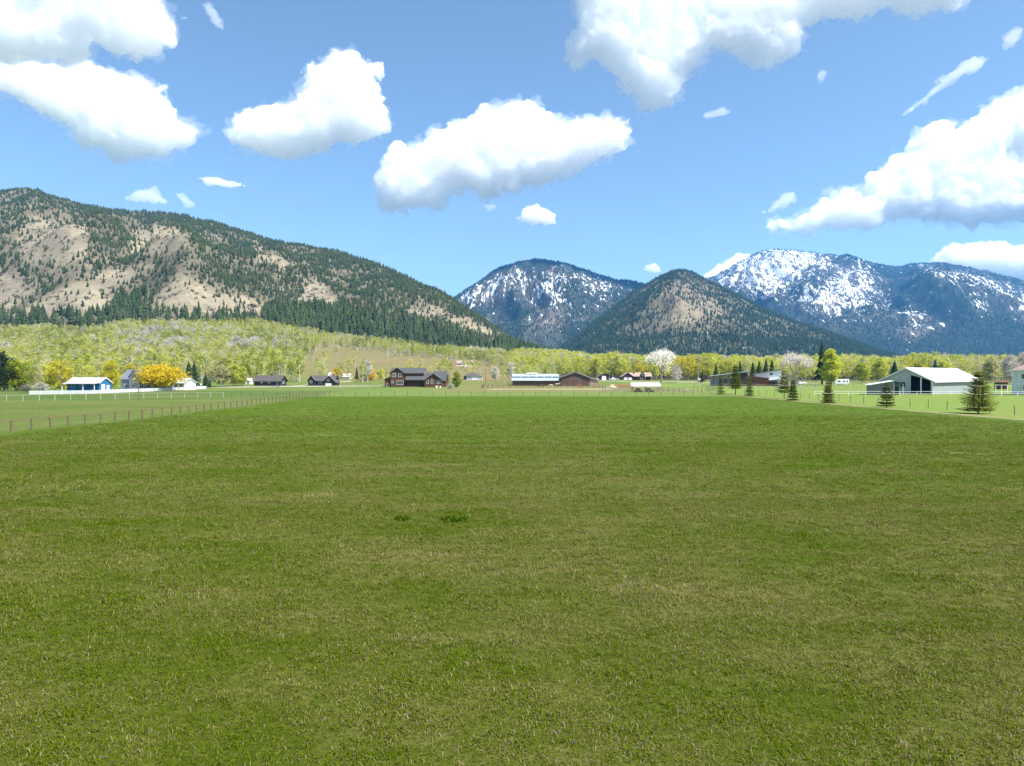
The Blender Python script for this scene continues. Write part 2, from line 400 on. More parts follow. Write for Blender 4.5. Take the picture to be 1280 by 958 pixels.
HILL = mountain('wooded_hill',
    [(-900,250,2000),(-300,250,1950),(-60,246,1900),(0,241,1900),(40,240,1900),(75,247,1880),(110,258,1850),(150,263,1830),(200,265,1800),(235,269,1780),(270,278,1750),(310,291,1720),(335,299,1700),(365,306,1680),(400,312,1650),(420,313,1630),(440,318,1600),(470,328,1560),(500,342,1520),(530,357,1480),(560,372,1430),(590,390,1370),(620,408,1300),(650,427,1240),(680,442,1180),(720,452,1150),(760,458,1150)],
    [(-900,414,900),(0,412,900),(100,409,900),(200,403,900),(320,402,900),(420,426,920),(520,438,950),(640,449,990),(700,452,1020),(760,460,1050)],
    M_HILL, 520, 150, -900, 760, 0.24, 260, 0.92, 3,
    bumps=[(95, 0.17, 46, 0.10, 66), (228, 0.17, 42, 0.10, 80), (140, 0.30, 38, 0.09, 50), (385, 0.32, 40, 0.12, 26), (25, 0.28, 35, 0.15, 22), (565, 0.55, 60, 0.3, 16)])
MID = mountain('pyramid_hill',
    [(480,460,2200),(640,446,2200),(690,441,2250),(720,420,2350),(745,400,2450),(770,382,2550),(800,360,2600),(825,345,2620),(845,338,2620),(865,342,2620),(890,354,2600),(920,368,2560),(950,383,2520),(990,400,2450),(1030,412,2400),(1060,423,2350),(1100,438,2300),(1130,446,2250),(1200,452,2200),(1350,458,2200)],
    [(480,464,1500),(700,456,1450),(845,452,1400),(1000,454,1400),(1350,462,1500)],
    M_MID, 380, 130, 480, 1350, 0.22, 330, 0.95, 14, bumps=[(850, 0.55, 30, 0.3, 25)])
BLUE = mountain('blue_mountain',
    [(300,440,4300),(480,425,4300),(540,396,4400),(565,374,4500),(590,358,4600),(620,338,4700),(650,328,4700),(680,326,4700),(710,330,4700),(740,340,4700),(770,349,4700),(800,353,4800),(830,358,4900),(900,390,4900),(1000,430,4800)],
    [(300,452,3000),(690,448,2950),(1000,455,3000)],
    M_BLUE, 380, 140, 300, 1000, 0.26, 480, 0.9, 23)
SNOWM = mountain('snow_mountain',
    [(700,400,7000),(780,353,7200),(800,356,7200),(840,363,7100),(870,352,7000),(895,345,6900),(915,332,6900),(940,320,6900),(960,313,6900),(985,313,6900),(1010,317,6900),(1040,322,6900),(1065,321,6900),(1085,328,6900),(1110,335,6950),(1125,336,7000),(1150,330,7000),(1180,332,7000),(1200,335,7000),(1230,342,6950),(1260,349,6900),(1300,359,6800),(1400,388,6600),(1700,430,6000),(2400,450,5600)],
    [(700,455,4200),(1000,450,3700),(1280,448,3500),(2400,456,3400)],
    M_BLUE, 760, 150, 700, 2400, 0.28, 620, 0.95, 31, bumps=[(1165, 0.32, 90, 0.2, 120), (1350, 0.3, 90, 0.2, 100)], crest=2, kern=3)

# ---- woods on the slopes: where each tree stands
def wander(X, Y, s, seed, o=4): return fbm(X/s, Y/s, 0, o, seed)
def poly_soft(G_px, G_py, polys, w):
    d = np.full(G_px.shape, -1e3)
    for p in polys: d = np.maximum(d, poly_sd(p, G_px.astype(np.float32), G_py.astype(np.float32)))
    return smooth(-w, w, d)

def hill_density(px, py, X, Y):
    base = 0.66 + 0.6*wander(X, Y, 150, 61) + 0.55*wander(X, Y, 45, 62)
    bare = [[(-60,330),(0,338),(25,350),(45,372),(30,388),(-60,392)],
            [(10,396),(30,378),(60,363),(95,348),(118,355),(142,378),(135,392),(90,388),(40,399)],
            [(115,345),(140,334),(172,340),(160,352),(130,352)],
            [(178,388),(205,360),(222,341),(245,354),(270,366),(320,380),(336,396),(260,398),(200,390)],
            [(160,330),(168,292),(200,282),(232,290),(235,310),(210,330),(185,338)],
            [(20,300),(40,272),(75,272),(120,288),(118,318),(70,335),(30,330)],
            [(370,378),(380,352),(395,350),(425,370),(425,385)],
            [(505,398),(530,382),(600,405),(645,425),(620,428),(560,405)],
            [(295,395),(300,365),(325,368),(338,392)], [(315,300),(340,318),(370,330),(350,345),(325,335)]]
    dense = [[(-60,388),(20,398),(60,396),(100,396),(140,392),(142,372),(180,345),(215,332),(240,336),(200,350),(180,372),(176,392),(190,405),(100,416),(-60,420)],
             [(10,388),(60,358),(110,335),(150,322),(190,318),(215,330),(150,334),(105,348),(55,372),(15,394)],
             [(110,322),(112,268),(160,268),(165,300),(150,325)],
             [(15,238),(60,240),(130,262),(230,266),(330,297),(330,305),(230,280),(130,276),(50,258),(10,262)],
             [(225,336),(280,322),(350,330),(340,370),(330,380),(290,365),(255,350)],
             [(318,400),(330,385),(345,372),(440,388),(520,400),(560,412),(640,436),(700,448),(640,450),(540,442),(430,430),(330,408)],
             [(430,350),(470,360),(500,390),(470,400),(420,392),(420,365)]]
    b = poly_soft(px, py, bare, 7); d = poly_soft(px, py, dense, 6)
    k = np.clip(base + 0.12, 0.05, 0.9)
    k = k*(1 - 0.91*b); k = np.maximum(k, d*0.95)
    return np.clip(k, 0, 1)

def mid_density(px, py, X, Y):
    k = 0.72 + 0.45*wander(X, Y, 220, 71) + 0.25*wander(X, Y, 60, 72)
    bare = [[(815,410),(815,380),(830,362),(850,352),(880,362),(905,378),(900,395),(870,412),(840,415)]]
    b = poly_soft(px, py, bare, 14)
    k = k*(1-0.72*b) + smooth(415, 435, py)*0.4
    return np.clip(k, 0.04, 1)
def blue_density(px, py, X, Y):
    k = 0.62 + 0.75*wander(X, Y, 330, 81) + 0.35*wander(X, Y, 110, 82)
    k = k + 0.5*smooth(345, 328, py) + 0.35*smooth(700, 780, px)*smooth(350, 370, py)
    k = 0.8 + 0.35*wander(X, Y, 200, 81) - .45*poly_soft(px, py, [[(570,374),(600,350),(640,336),(655,345),(645,362),(610,378),(575,384)], [(660,352),(690,335),(708,343),(702,372),(680,384),(650,366)], [(718,344),(748,342),(768,354),(758,374),(735,362)]], 12)
    b = poly_soft(px, py, [[(660,410),(670,385),(690,375),(706,388),(700,412)]], 10)
    return np.clip(k*(1-0.6*b), 0.04, 1)
def snow_density(px, py, X, Y):
    st = fbm((X*0.8 + Y*0.25)/260, (Y)/900, 0, 4, 91)
    k = 0.68 + 1.0*st + 0.3*wander(X, Y, 130, 92)
    k = k - 0.75*poly_soft(px, py, [[(880,350),(940,315),(1000,312),(1030,318),(1000,345),(960,372),(920,372)]], 22)
    k = k + 0.45*poly_soft(px, py, [[(1030,325),(1120,340),(1180,350),(1260,365),(1300,420),(1240,440),(1180,400),(1120,395),(1080,360)]], 16)
    k = k - 0.35*poly_soft(px, py, [[(1135,415),(1140,380),(1160,380),(1160,415)], [(1150,340),(1250,352),(1260,365),(1180,352)]], 8)
    k = 0.95 + 0.5*st - 0.58*SNP + smooth(418, 438, py)*0.5
    return np.clip(k, 0.03, 1)
SNP = np.maximum(poly_soft(SNOWM['PX'], SNOWM['PY'], [[(880,352),(925,318),(965,308),(1010,314),(1050,322),(1030,336),(1000,352),(965,375),(935,368),(905,362)]], 16),
  0.85*poly_soft(SNOWM['PX'], SNOWM['PY'], [[(985,372),(1030,345),(1070,325),(1085,335),(1100,362),(1095,385),(1075,392),(1040,400),(1000,388)], [(1128,418),(1136,384),(1158,378),(1165,400),(1150,418)], [(1120,420),(1180,395),(1190,405),(1140,428)],
   [(1145,335),(1200,336),(1260,352),(1290,372),(1250,372),(1190,352)], [(1205,352),(1222,352),(1235,395),(1222,395)], [(1262,360),(1290,366),(1290,410),(1270,392)]], 16))
SNP = np.maximum(SNP, 0.42*poly_soft(SNOWM['PX'], SNOWM['PY'], [[(900,350),(1060,322),(1120,360),(1130,400),(1060,412),(960,385)]], 12))
for G, fn, nm in ((HILL, hill_density, 'h'), (MID, mid_density, 'm'), (BLUE, blue_density, 'b'), (SNOWM, snow_density, 's')):
    G['dens'] = fn(G['PX'], G['PY'], G['X'], G['Y']).astype(np.float32)
    set_attr(G, 'wood', G['dens'])
alt = (BLUE['Z'])
BSN = poly_soft(BLUE['PX'], BLUE['PY'], [[(570,374),(600,350),(640,336),(655,345),(645,362),(610,378),(575,384)], [(660,352),(690,335),(708,343),(702,372),(680,384),(650,366)], [(718,344),(748,342),(768,354),(758,374),(735,362)]], 12)
set_attr(BLUE, 'snow', 0.17*smooth(40, 330, alt) + 0.24*BSN + 0.10*fbm(BLUE['X']/160, BLUE['Y']/400, 0, 4, 95))
alt = SNOWM['Z']
set_attr(SNOWM, 'snow', 0.12*smooth(150, 650, alt) + 0.40*SNP + 0.24*smooth(960, 1180, alt)*smooth(1035, 990, SNOWM['PX']) + 0.14*fbm((SNOWM['X']+.35*SNOWM['Y'])/260, SNOWM['Y']/700, 0, 4, 96))
alt = MID['Z']
set_attr(MID, 'snow', 0.30*smooth(180, 380, alt)*smooth(860, 800, MID['PX']) + 0.12*fbm(MID['X']/50, MID['Y']/300, 0, 3, 97))

def slope_trees(G, area, hmin, hmax, seed, tmax=1.03):
    """one candidate per AREA square metres, kept with the local density."""
    r = np.random.default_rng(seed)
    nu, nv = G['X'].shape
    X, Y = G['X'], G['Y']
    ca = np.abs((X[1:, :-1]-X[:-1, :-1])*(Y[:-1, 1:]-Y[:-1, :-1]) - (Y[1:, :-1]-Y[:-1, :-1])*(X[:-1, 1:]-X[:-1, :-1]))
    vis = (G['PX'][:-1, :-1] > -340) & (G['PX'][:-1, :-1] < 1620) & (G['T'][:-1, :-1] < tmax)
    ca = ca*vis
    n = int(ca.sum()/area)
    cum = np.cumsum(ca.ravel()); pick = np.searchsorted(cum, r.uniform(0, cum[-1], n))
    i, j = np.unravel_index(pick, ca.shape)
    u = i + r.uniform(size=n); v = j + r.uniform(size=n)
    dn = G['dens'][i, j]
    keep = r.uniform(size=n) < dn
    P = interp_grid(G, u[keep], v[keep])
    h = r.uniform(hmin, hmax, len(P))*(0.8 + 0.3*r.uniform(size=len(P)))
    return P, h
# ------------------------------------------------------------------ trees as shapes
def conifer_mesh(name, tiers=4, sides=7, seed=0, w=0.2, lift=0.08):
    """unit-high fir: ragged drooping skirts of boughs round a tapering stem."""
    r = random.Random(seed); V = []; Fc = []
    for k in range(tiers):
        z0 = lift + (1-lift)*k/tiers*0.92; z1 = min(1.0, z0 + (1-lift)/tiers*1.75)
        rad = w*(1 - (k/tiers)**1.15)*r.uniform(.88, 1.1) + 0.012
        base = len(V); V.append((r.uniform(-.01, .01), r.uniform(-.01, .01), z1))
        a0 = r.uniform(0, 6.28)
        for s in range(sides):
            for q in (0, 1):
                a = a0 + 6.2832*(s + 0.5*q)/sides
                rr = rad*(r.uniform(.85, 1.2) if q == 0 else r.uniform(.45, .65))
                V.append((rr*math.cos(a), rr*math.sin(a), z0 + (r.uniform(-.03, .02) if q == 0 else r.uniform(.02, .07))))
        m = sides*2
        for s in range(m): Fc.append((base, base+1+s, base+1+(s+1) % m))
    b = len(V)
    for a in range(4): V.append((0.014*math.cos(a*1.57), 0.014*math.sin(a*1.57), 0))
    V.append((0, 0, 0.7))
    for a in range(4): Fc.append((b+a, b+(a+1) % 4, b+4))
    return new_mesh(name, V, Fc)

def needle_mat(name, dark, light, hue=0.0):
    m, nt, b = new_mat(name)
    oi = N(nt, 'ShaderNodeObjectInfo'); geo = N(nt, 'ShaderNodeNewGeometry')
    f = noise(nt, geo.outputs['Position'], 0.02, 3, 0.6)
    c = mixc(nt, oi.outputs['Random'], dark, light)
    c = mixc(nt, ramp(nt, f, [(0.45, 0.0), (0.7, 0.6)]), c, tuple(x*1.25 for x in light))
    nt.links.new(c, b.inputs['Base Color']); b.inputs['Roughness'].default_value = 0.9
    b.inputs['Specular IOR Level'].default_value = 0.15
    return m
M_FIR = needle_mat('fir_needles', (0.016, 0.030, 0.010), (0.044, 0.062, 0.020))
M_FIRB = needle_mat('distant_fir_needles', (0.010, 0.026, 0.018), (0.022, 0.042, 0.026))

def scatter(name, P, scl, rot, protos, mat, seed=0, **props):
    """one object that repeats a few shapes over given points (woods and grass that nobody could count)."""
    P = np.asarray(P, np.float32)
    me = bpy.data.meshes.new(name); me.vertices.add(len(P)); me.vertices.foreach_set('co', P.ravel())
    for nm, a, tp in (('scl', scl, 'FLOAT_VECTOR'), ('rot', rot, 'FLOAT_VECTOR')):
        at = me.attributes.new(nm, tp, 'POINT'); at.data.foreach_set('vector', np.asarray(a, np.float32).ravel())
    r = np.random.default_rng(seed)
    at = me.attributes.new('pick', 'INT', 'POINT'); at.data.foreach_set('value', r.integers(0, len(protos), len(P)).astype(np.int32))
    o = link(name, me, kind='stuff', **props)
    ng = bpy.data.node_groups.new(name, 'GeometryNodeTree')
    ng.interface.new_socket('Geometry', in_out='INPUT', socket_type='NodeSocketGeometry')
    ng.interface.new_socket('Geometry', in_out='OUTPUT', socket_type='NodeSocketGeometry')
    gi = ng.nodes.new('NodeGroupInput'); go = ng.nodes.new('NodeGroupOutput')
    jn = ng.nodes.new('GeometryNodeJoinGeometry')
    def attr(nm, dt):
        n = ng.nodes.new('GeometryNodeInputNamedAttribute'); n.data_type = dt; n.inputs[0].default_value = nm; return n.outputs[0]
    sc, ro, pk = attr('scl', 'FLOAT_VECTOR'), attr('rot', 'FLOAT_VECTOR'), attr('pick', 'INT')
    for i, pr in enumerate(protos):
        po = bpy.data.objects.new(name + '_shape', pr)          # never linked: only its mesh is repeated
        if mat is not None:
            pr.materials.clear()
            for mm in (mat if isinstance(mat, (list, tuple)) else [mat]): pr.materials.append(mm)
        oi = ng.nodes.new('GeometryNodeObjectInfo'); oi.inputs[0].default_value = po
        cmp = ng.nodes.new('FunctionNodeCompare'); cmp.data_type = 'INT'; cmp.operation = 'EQUAL'
        ng.links.new(pk, cmp.inputs[2]); cmp.inputs[3].default_value = i
        ip = ng.nodes.new('GeometryNodeInstanceOnPoints')
        ng.links.new(gi.outputs[0], ip.inputs['Points']); ng.links.new(cmp.outputs[0], ip.inputs['Selection'])
        ng.links.new(oi.outputs['Geometry'], ip.inputs['Instance'])
        ng.links.new(sc, ip.inputs['Scale'])
        e2r = ng.nodes.new('FunctionNodeEulerToRotation'); ng.links.new(ro, e2r.inputs[0]); ng.links.new(e2r.outputs[0], ip.inputs['Rotation'])
        ng.links.new(ip.outputs[0], jn.inputs[0])
    ng.links.new(jn.outputs[0], go.inputs[0])
    md = o.modifiers.new('scatter', 'NODES'); md.node_group = ng
    return o

def rot_scl(n, h, r, wvar=(0.85, 1.2), tilt=0.04):
    wv = h*r.uniform(*wvar, n)
    scl = np.stack([wv, wv, h], -1)
    rot = np.stack([r.normal(0, tilt, n), r.normal(0, tilt, n), r.uniform(0, 6.28, n)], -1)
    return scl, rot

def scrub_mesh(seed):
    r = random.Random(seed); V, Fc = [], []
    for _ in range(26):
        a = r.uniform(0, 6.28); rr = .5*math.sqrt(r.random()); c = Vector((rr*math.cos(a), rr*math.sin(a), r.uniform(.05, .8)*(1-rr)))
        b = len(V)
        for k in range(3): V.append(tuple(c + Vector((r.gauss(0, .2), r.gauss(0, .2), r.gauss(0, .17)))))
        Fc.append((b, b+1, b+2))
    return new_mesh('scrub_shape', V, Fc)
M_SCRUB = needle_mat('scrub_twigs', (0.10, 0.085, 0.055), (0.155, 0.13, 0.095))
FIRS = [conifer_mesh('fir_shape', 4, 6, s, w) for s, w in ((1, .17), (2, .2), (3, .23), (4, .27))]
FIRS_FAR = [conifer_mesh('far_fir_shape', 3, 5, s, w) for s, w in ((5, .2), (6, .24), (7, .18))]
for G, nm, lab, area, h0, h1, sd, pr, mt in (
    (HILL, 'pine_wood', 'dark pine wood scattered over the dry hillside', 25, 6, 13.5, 101, FIRS, M_FIR),
    (MID, 'fir_wood', 'green fir wood covering the pyramid-shaped hill', 34, 6, 13, 102, FIRS_FAR, M_FIRB),
    (BLUE, 'mountain_forest', 'blue-green forest on the rounded snow-flecked mountain', 90, 9, 17, 103, FIRS_FAR, M_FIRB),
    (SNOWM, 'high_forest', 'dark forest streaking the snowy mountain', 150, 10, 20, 104, FIRS_FAR, M_FIRB)):
    r = np.random.default_rng(sd)
    P, h = slope_trees(G, area, h0, h1, sd)
    G['trees'] = (P, h)
    if G is HILL or G is MID:
        dd = G['dens']; G['dens'] = 0.55 + 0.45*fbm(G['X']/70, G['Y']/70, 4, 4, 131)
        Pb, hb = slope_trees(G, 60 if G is HILL else 130, 1.6, 4.2, sd+50, 1.0); G['dens'] = dd
        Pb[:, 2] -= .3; sb, rb_ = rot_scl(len(Pb), hb, r, (1.0, 1.9))
        scatter('hillside_scrub', Pb, sb, rb_, [scrub_mesh(s_) for s_ in range(4)], M_SCRUB, sd+1, label='low grey and olive scrub on the ' + ('dry wooded hill' if G is HILL else 'pyramid-shaped hill'))
    if G is HILL: continue
    P[:, 2] -= 0.6
    scl, rot = rot_scl(len(P), h, r)
    pr2 = [p.copy() for p in pr]
    scatter(nm, P, scl, rot, pr2, mt, sd, label=lab)
    print(nm, len(P))
# ------------------------------------------------------------------ building kit
class MB:
    def __init__(s): s.V = []; s.F = []
    def box(s, x0, x1, y0, y1, z0, z1):
        b = len(s.V)
        s.V += [(x0,y0,z0),(x1,y0,z0),(x1,y1,z0),(x0,y1,z0),(x0,y0,z1),(x1,y0,z1),(x1,y1,z1),(x0,y1,z1)]
        s.F += [tuple(b+i for i in f) for f in ((0,3,2,1),(4,5,6,7),(0,1,5,4),(1,2,6,5),(2,3,7,6),(3,0,4,7))]
        return s
    def prism(s, prof, a0, a1, axis='x'):
        """outline in (across, up), swept along axis from a0 to a1."""
        b = len(s.V); n = len(prof)
        for a in (a0, a1):
            for (p, z) in prof: s.V.append((a, p, z) if axis == 'x' else (p, a, z))
        s.F.append(tuple(b+i for i in range(n))); s.F.append(tuple(b+n+i for i in reversed(range(n))))
        for i in range(n):
            j = (i+1) % n; s.F.append((b+i, b+n+i, b+n+j, b+j))
        return s
    def hull(s, bottom, top):
        b = len(s.V); n = len(bottom); s.V += list(bottom) + list(top)
        s.F.append(tuple(b+i for i in reversed(range(n)))); s.F.append(tuple(b+n+i for i in range(n)))
        for i in range(n):
            j = (i+1) % n; s.F.append((b+i, b+j, b+n+j, b+n+i))
        return s
    def tube(s, p, q, r0, r1, n=6):
        p, q = Vector(p), Vector(q); d = (q-p).normalized()
        u = d.orthogonal().normalized(); v = d.cross(u); b = len(s.V)
        for (c, r) in ((p, r0), (q, r1)):
            for i in range(n):
                a = 6.28318*i/n; s.V.append(tuple(c + (u*math.cos(a) + v*math.sin(a))*r))
        for i in range(n):
            j = (i+1) % n; s.F.append((b+i, b+j, b+n+j, b+n+i))
        s.F.append(tuple(b+i for i in reversed(range(n)))); s.F.append(tuple(b+n+i for i in range(n)))
        return s
    def tri(s, a, b_, c):
        b = len(s.V); s.V += [tuple(a), tuple(b_), tuple(c)]; s.F.append((b, b+1, b+2)); return s
    def mesh(s, name, smooth_shade=False):
        me = bpy.data.meshes.new(name); me.from_pydata(s.V, [], s.F); me.update()
        bm = bmesh.new(); bm.from_mesh(me); bmesh.ops.recalc_face_normals(bm, faces=bm.faces); bm.to_mesh(me); bm.free()
        if smooth_shade:
            for p in me.polygons: p.use_smooth = True
        return me
    def build(s, name, mat, parent=None, **kw): return link(name, s.mesh(name), parent, mat, **kw)

def depth_at(px, py):
    """how far off the ground is that shows at this spot of the photograph."""
    lo = 20.0
    for Y in np.arange(20, 900, 1.0):
        y = HY + (CAM_H - gz(wx(px, Y), Y))/Y*F
        if y <= py: return float(Y)
    return 900.0
def spot(px, py=None, Y=None):
    if Y is None: Y = depth_at(px, py)
    X = wx(px, Y); return (X, Y, gz(X, Y)), Y/F

def siding(name, col, pitch=0.25, vertical=False, rough=0.75, metal=0.0):
    """boards or ribbed sheet: fine relief, a little weathering."""
    m, nt, b = new_mat(name)
    tc = N(nt, 'ShaderNodeTexCoord')
    wv = N(nt, 'ShaderNodeTexWave'); wv.wave_type = 'BANDS'; wv.bands_direction = 'X' if vertical else 'Z'
    wv.inputs['Scale'].default_value = 0.5/pitch*0.62; wv.wave_profile = 'SAW'
    nt.links.new(tc.outputs['Object'], wv.inputs['Vector'])
    f = noise(nt, tc.outputs['Object'], 0.9, 6, 0.65)
    c = ramp(nt, f, [(0.3, tuple(x*.8 for x in col)), (0.7, tuple(min(1, x*1.15) for x in col))])
    c = mixc(nt, 1.0, c, ramp(nt, wv.outputs['Fac'], [(0.0, 0.72), (0.15, 1.0)]), 'MULTIPLY')
    nt.links.new(c, b.inputs['Base Color']); b.inputs['Roughness'].default_value = rough; b.inputs['Metallic'].default_value = metal
    bp = N(nt, 'ShaderNodeBump'); bp.inputs['Distance'].default_value = 0.03
    nt.links.new(wv.outputs['Fac'], bp.inputs['Height']); nt.links.new(bp.outputs[0], b.inputs['Normal'])
    return m

M = dict(
    logs=siding('dark_log_siding', (0.105, 0.042, 0.016), 0.3), black=siding('black_board_siding', (0.022, 0.022, 0.027), 0.3, True),
    shingle=plain('slate_shingles', (0.058, 0.061, 0.064), 0.85, 0.25, 2.0), brownroof=plain('brown_shingles', (0.072, 0.065, 0.06), 0.85, 0.25, 2.0),
    tanroof=plain('tan_shingles', (0.30, 0.22, 0.18), 0.85, 0.2, 2.0), redroof=plain('reddish_shingles', (0.26, 0.15, 0.14), 0.85, 0.2, 2.0),
    whitemetal=siding('white_ribbed_roof', (0.78, 0.78, 0.80), 0.6, True, 0.45), palemetal=siding('pale_blue_steel_roof', (0.36, 0.46, 0.51), 0.6, True, 0.4),
    barnwall=siding('grey_green_steel_wall', (0.30, 0.33, 0.325), 0.3, True, 0.6), barngable=siding('pale_grey_steel_wall', (0.60, 0.60, 0.61), 0.3, True, 0.6),
    greywall=siding('dark_grey_steel_wall', (0.17, 0.185, 0.20), 0.3, True, 0.6), brownbarn=siding('brown_steel_wall', (0.115, 0.062, 0.048), 0.3, True, 0.65),
    tanwall=siding('tan_steel_wall', (0.42, 0.28, 0.22), 0.3, True, 0.65), blue=siding('bright_blue_siding', (0.015, 0.16, 0.38), 0.2, False, 0.6),
    slateblue=siding('grey_blue_siding', (0.25, 0.28, 0.34), 0.2), white=plain('white_paint', (0.80, 0.80, 0.80), 0.5, 0.06), offwhite=siding('off_white_siding', (0.60, 0.64, 0.68), 0.2),
    darkbrown=siding('dark_brown_siding', (0.055, 0.03, 0.03), 0.25), rust=siding('rust_brown_boards', (0.16, 0.065, 0.035), 0.25, True), beige=siding('beige_siding', (0.48, 0.38, 0.30), 0.22),
    greymetal=siding('pale_grey_roof', (0.42, 0.42, 0.44), 0.6, True, 0.5), blueslate=plain('blue_slate_roof', (0.13, 0.145, 0.18), .85, .2, 2),
    glass=None, hollow=plain('opening_shade_and_soil', (0.03, 0.035, 0.04), 0.9), wood=plain('weathered_post_wood', (0.20, 0.11, 0.06), 0.85, 0.3, 4), greywood=plain('silvered_rail_wood', (0.34, 0.30, 0.25), 0.85, 0.25, 4),  # hollow: near-black that paints the shade inside openings; also planter soil
    redwood=plain('stained_fence_wood', (0.15, 0.105, 0.055), 0.85, 0.3, 4), vinyl=plain('white_vinyl', (0.78, 0.80, 0.82), 0.45, 0.05), steelpost=plain('dark_steel_post', (0.07, 0.075, 0.06), 0.6, 0.2), palepost=plain('pale_weathered_post', (0.40, 0.40, 0.36), 0.8, 0.2),
    wire=plain('galvanised_wire', (0.35, 0.35, 0.34), 0.4, 0.1, 3, 0.6), rubber=plain('tyre_rubber', (0.02, 0.02, 0.02), 0.9), pole=plain('utility_pole_wood', (0.16, 0.12, 0.09), 0.9, 0.25),
    hay=plain('cut_timber_and_hay', (0.34, 0.21, 0.10), 0.95, 0.35, 5), plank=plain('sawn_planks', (0.36, 0.20, 0.10), 0.9, 0.3, 3), chrome=plain('flue_steel', (0.55, 0.62, 0.68), 0.3, 0.05, 3, 0.8),
    carpaint=plain('white_car_paint', (0.80, 0.81, 0.83), 0.25, 0.03), deck=plain('deck_boards', (0.25, 0.15, 0.09), 0.85, 0.25, 4), red=plain('red_paint', (0.35, 0.04, 0.03), 0.5), tarp=plain('pale_tarp', (0.62, 0.70, 0.74), 0.5, 0.08))
def glass_mat():
    m, nt, b = new_mat('window_glass'); b.inputs['Base Color'].default_value = (0.03, 0.045, 0.055, 1)
    b.inputs['Roughness'].default_value = 0.08; b.inputs['Specular IOR Level'].default_value = 0.7; return m
M['glass'] = glass_mat()

def gable(parent, x0, x1, y0, y1, he, hr, axis, wall, roof, over=0.4, th=0.18, wname='wall', rname='roof', z0=0.0, shift=0.0):
    """walls to the eaves and into the gables, and a roof of two thick slopes; axis = direction of the ridge."""
    if axis == 'x': p0, p1, a0, a1 = y0, y1, x0, x1
    else: p0, p1, a0, a1 = x0, x1, y0, y1
    pm = (p0+p1)/2 + shift
    w_ = MB().prism([(p0, z0), (p1, z0), (p1, he), (pm, hr-.02), (p0, he)], a0, a1, axis).build(wname, wall, parent)
    rb = MB()
    for sgn, pe in ((-1, p0), (1, p1)):
        k = (hr-he)/abs(pm-pe); pe2 = pe + sgn*over; ze = he - k*over
        rb.prism([(pm, hr+.004), (pe2, ze+.004), (pe2, ze+th), (pm, hr+th)], a0-over, a1+over, axis)
    r_ = rb.build(rname, roof, parent)
    return w_, r_

def shed_roof(parent, x0, x1, y0, y1, zl, zr, roof, axis='x', th=0.16, name='roof'):
    """single slope rising from zl to zr across axis (x: left to right, y: front to back)."""
    m = MB()
    if axis == 'x': m.prism([(x0, zl), (x1, zr), (x1, zr+th), (x0, zl+th)], y0, y1, 'y')
    else: m.prism([(y0, zl), (y1, zr), (y1, zr+th), (y0, zl+th)], x0, x1, 'x')
    return m.build(name, roof, parent)

def window(parent, cx, z, w_, h, face, side='f', frame=None, bars=0):
    """window proud of the wall; side f: wall faces -y at y=face, r: +x at x=face, l: -x."""
    frame = frame or M['white']; fr = MB(); t = 0.09
    def put(mb, a0, a1, b0, b1, d0, d1):
        if side == 'f': mb.box(a0, a1, face-d1, face-d0, b0, b1)
        elif side == 'r': mb.box(face+d0, face+d1, a0, a1, b0, b1)
        else: mb.box(face-d1, face-d0, a0, a1, b0, b1)
    a0, a1, b0, b1 = cx-w_/2, cx+w_/2, z, z+h
    put(fr, a0, a1, b0, b0+t, -.03, .07); put(fr, a0, a1, b1-t, b1, -.03, .07)
    put(fr, a0, a0+t, b0+t, b1-t, -.03, .07); put(fr, a1-t, a1, b0+t, b1-t, -.03, .07)
    for k in range(bars):
        x = a0 + w_*(k+1)/(bars+1); put(fr, x-.03, x+.03, b0+t, b1-t, -.03, .06)
    o = fr.build('window', frame, parent)
    g = MB(); put(g, a0+t, a1-t, b0+t, b1-t, -.02, .03); g.build('pane', M['glass'], o)
    return o
def door(parent, cx, w_, h, face, side='f', mat=None, name='door', z=0.0, handle=True):
    mb = MB(); f = lambda d0, d1, a0, a1, b0, b1, m_: (m_.box(a0, a1, face-d1, face-d0, b0, b1) if side == 'f' else m_.box(face+d0, face+d1, a0, a1, b0, b1) if side == 'r' else m_.box(face-d1, face-d0, a0, a1, b0, b1))
    f(-.02, .06, cx-w_/2, cx+w_/2, z+.02, z+h, mb); o = mb.build(name, mat or M['white'], parent)
    if handle:
        hm = MB(); f(.06, .12, cx+w_*.3, cx+w_*.36, z+h*.45, z+h*.55, hm); hm.build('handle', M['steelpost'], o)
    return o
def post(parent, x, y, h, r=0.08, mat=None, name='post', z0=0.0): return MB().box(x-r, x+r, y-r, y+r, z0, h).build(name, mat or M['white'], parent)

# ------------------------------------------------------------------ the big pale barn and its shed
loc, s = spot(1166.5, 493.5)
b = thing('pale_barn', 'large pale grey barn with a white metal roof and one open doorway', 'barn', loc, R(40))
L_, W_, HE, HRg = 40.0, 13.6, 3.7, 7.2
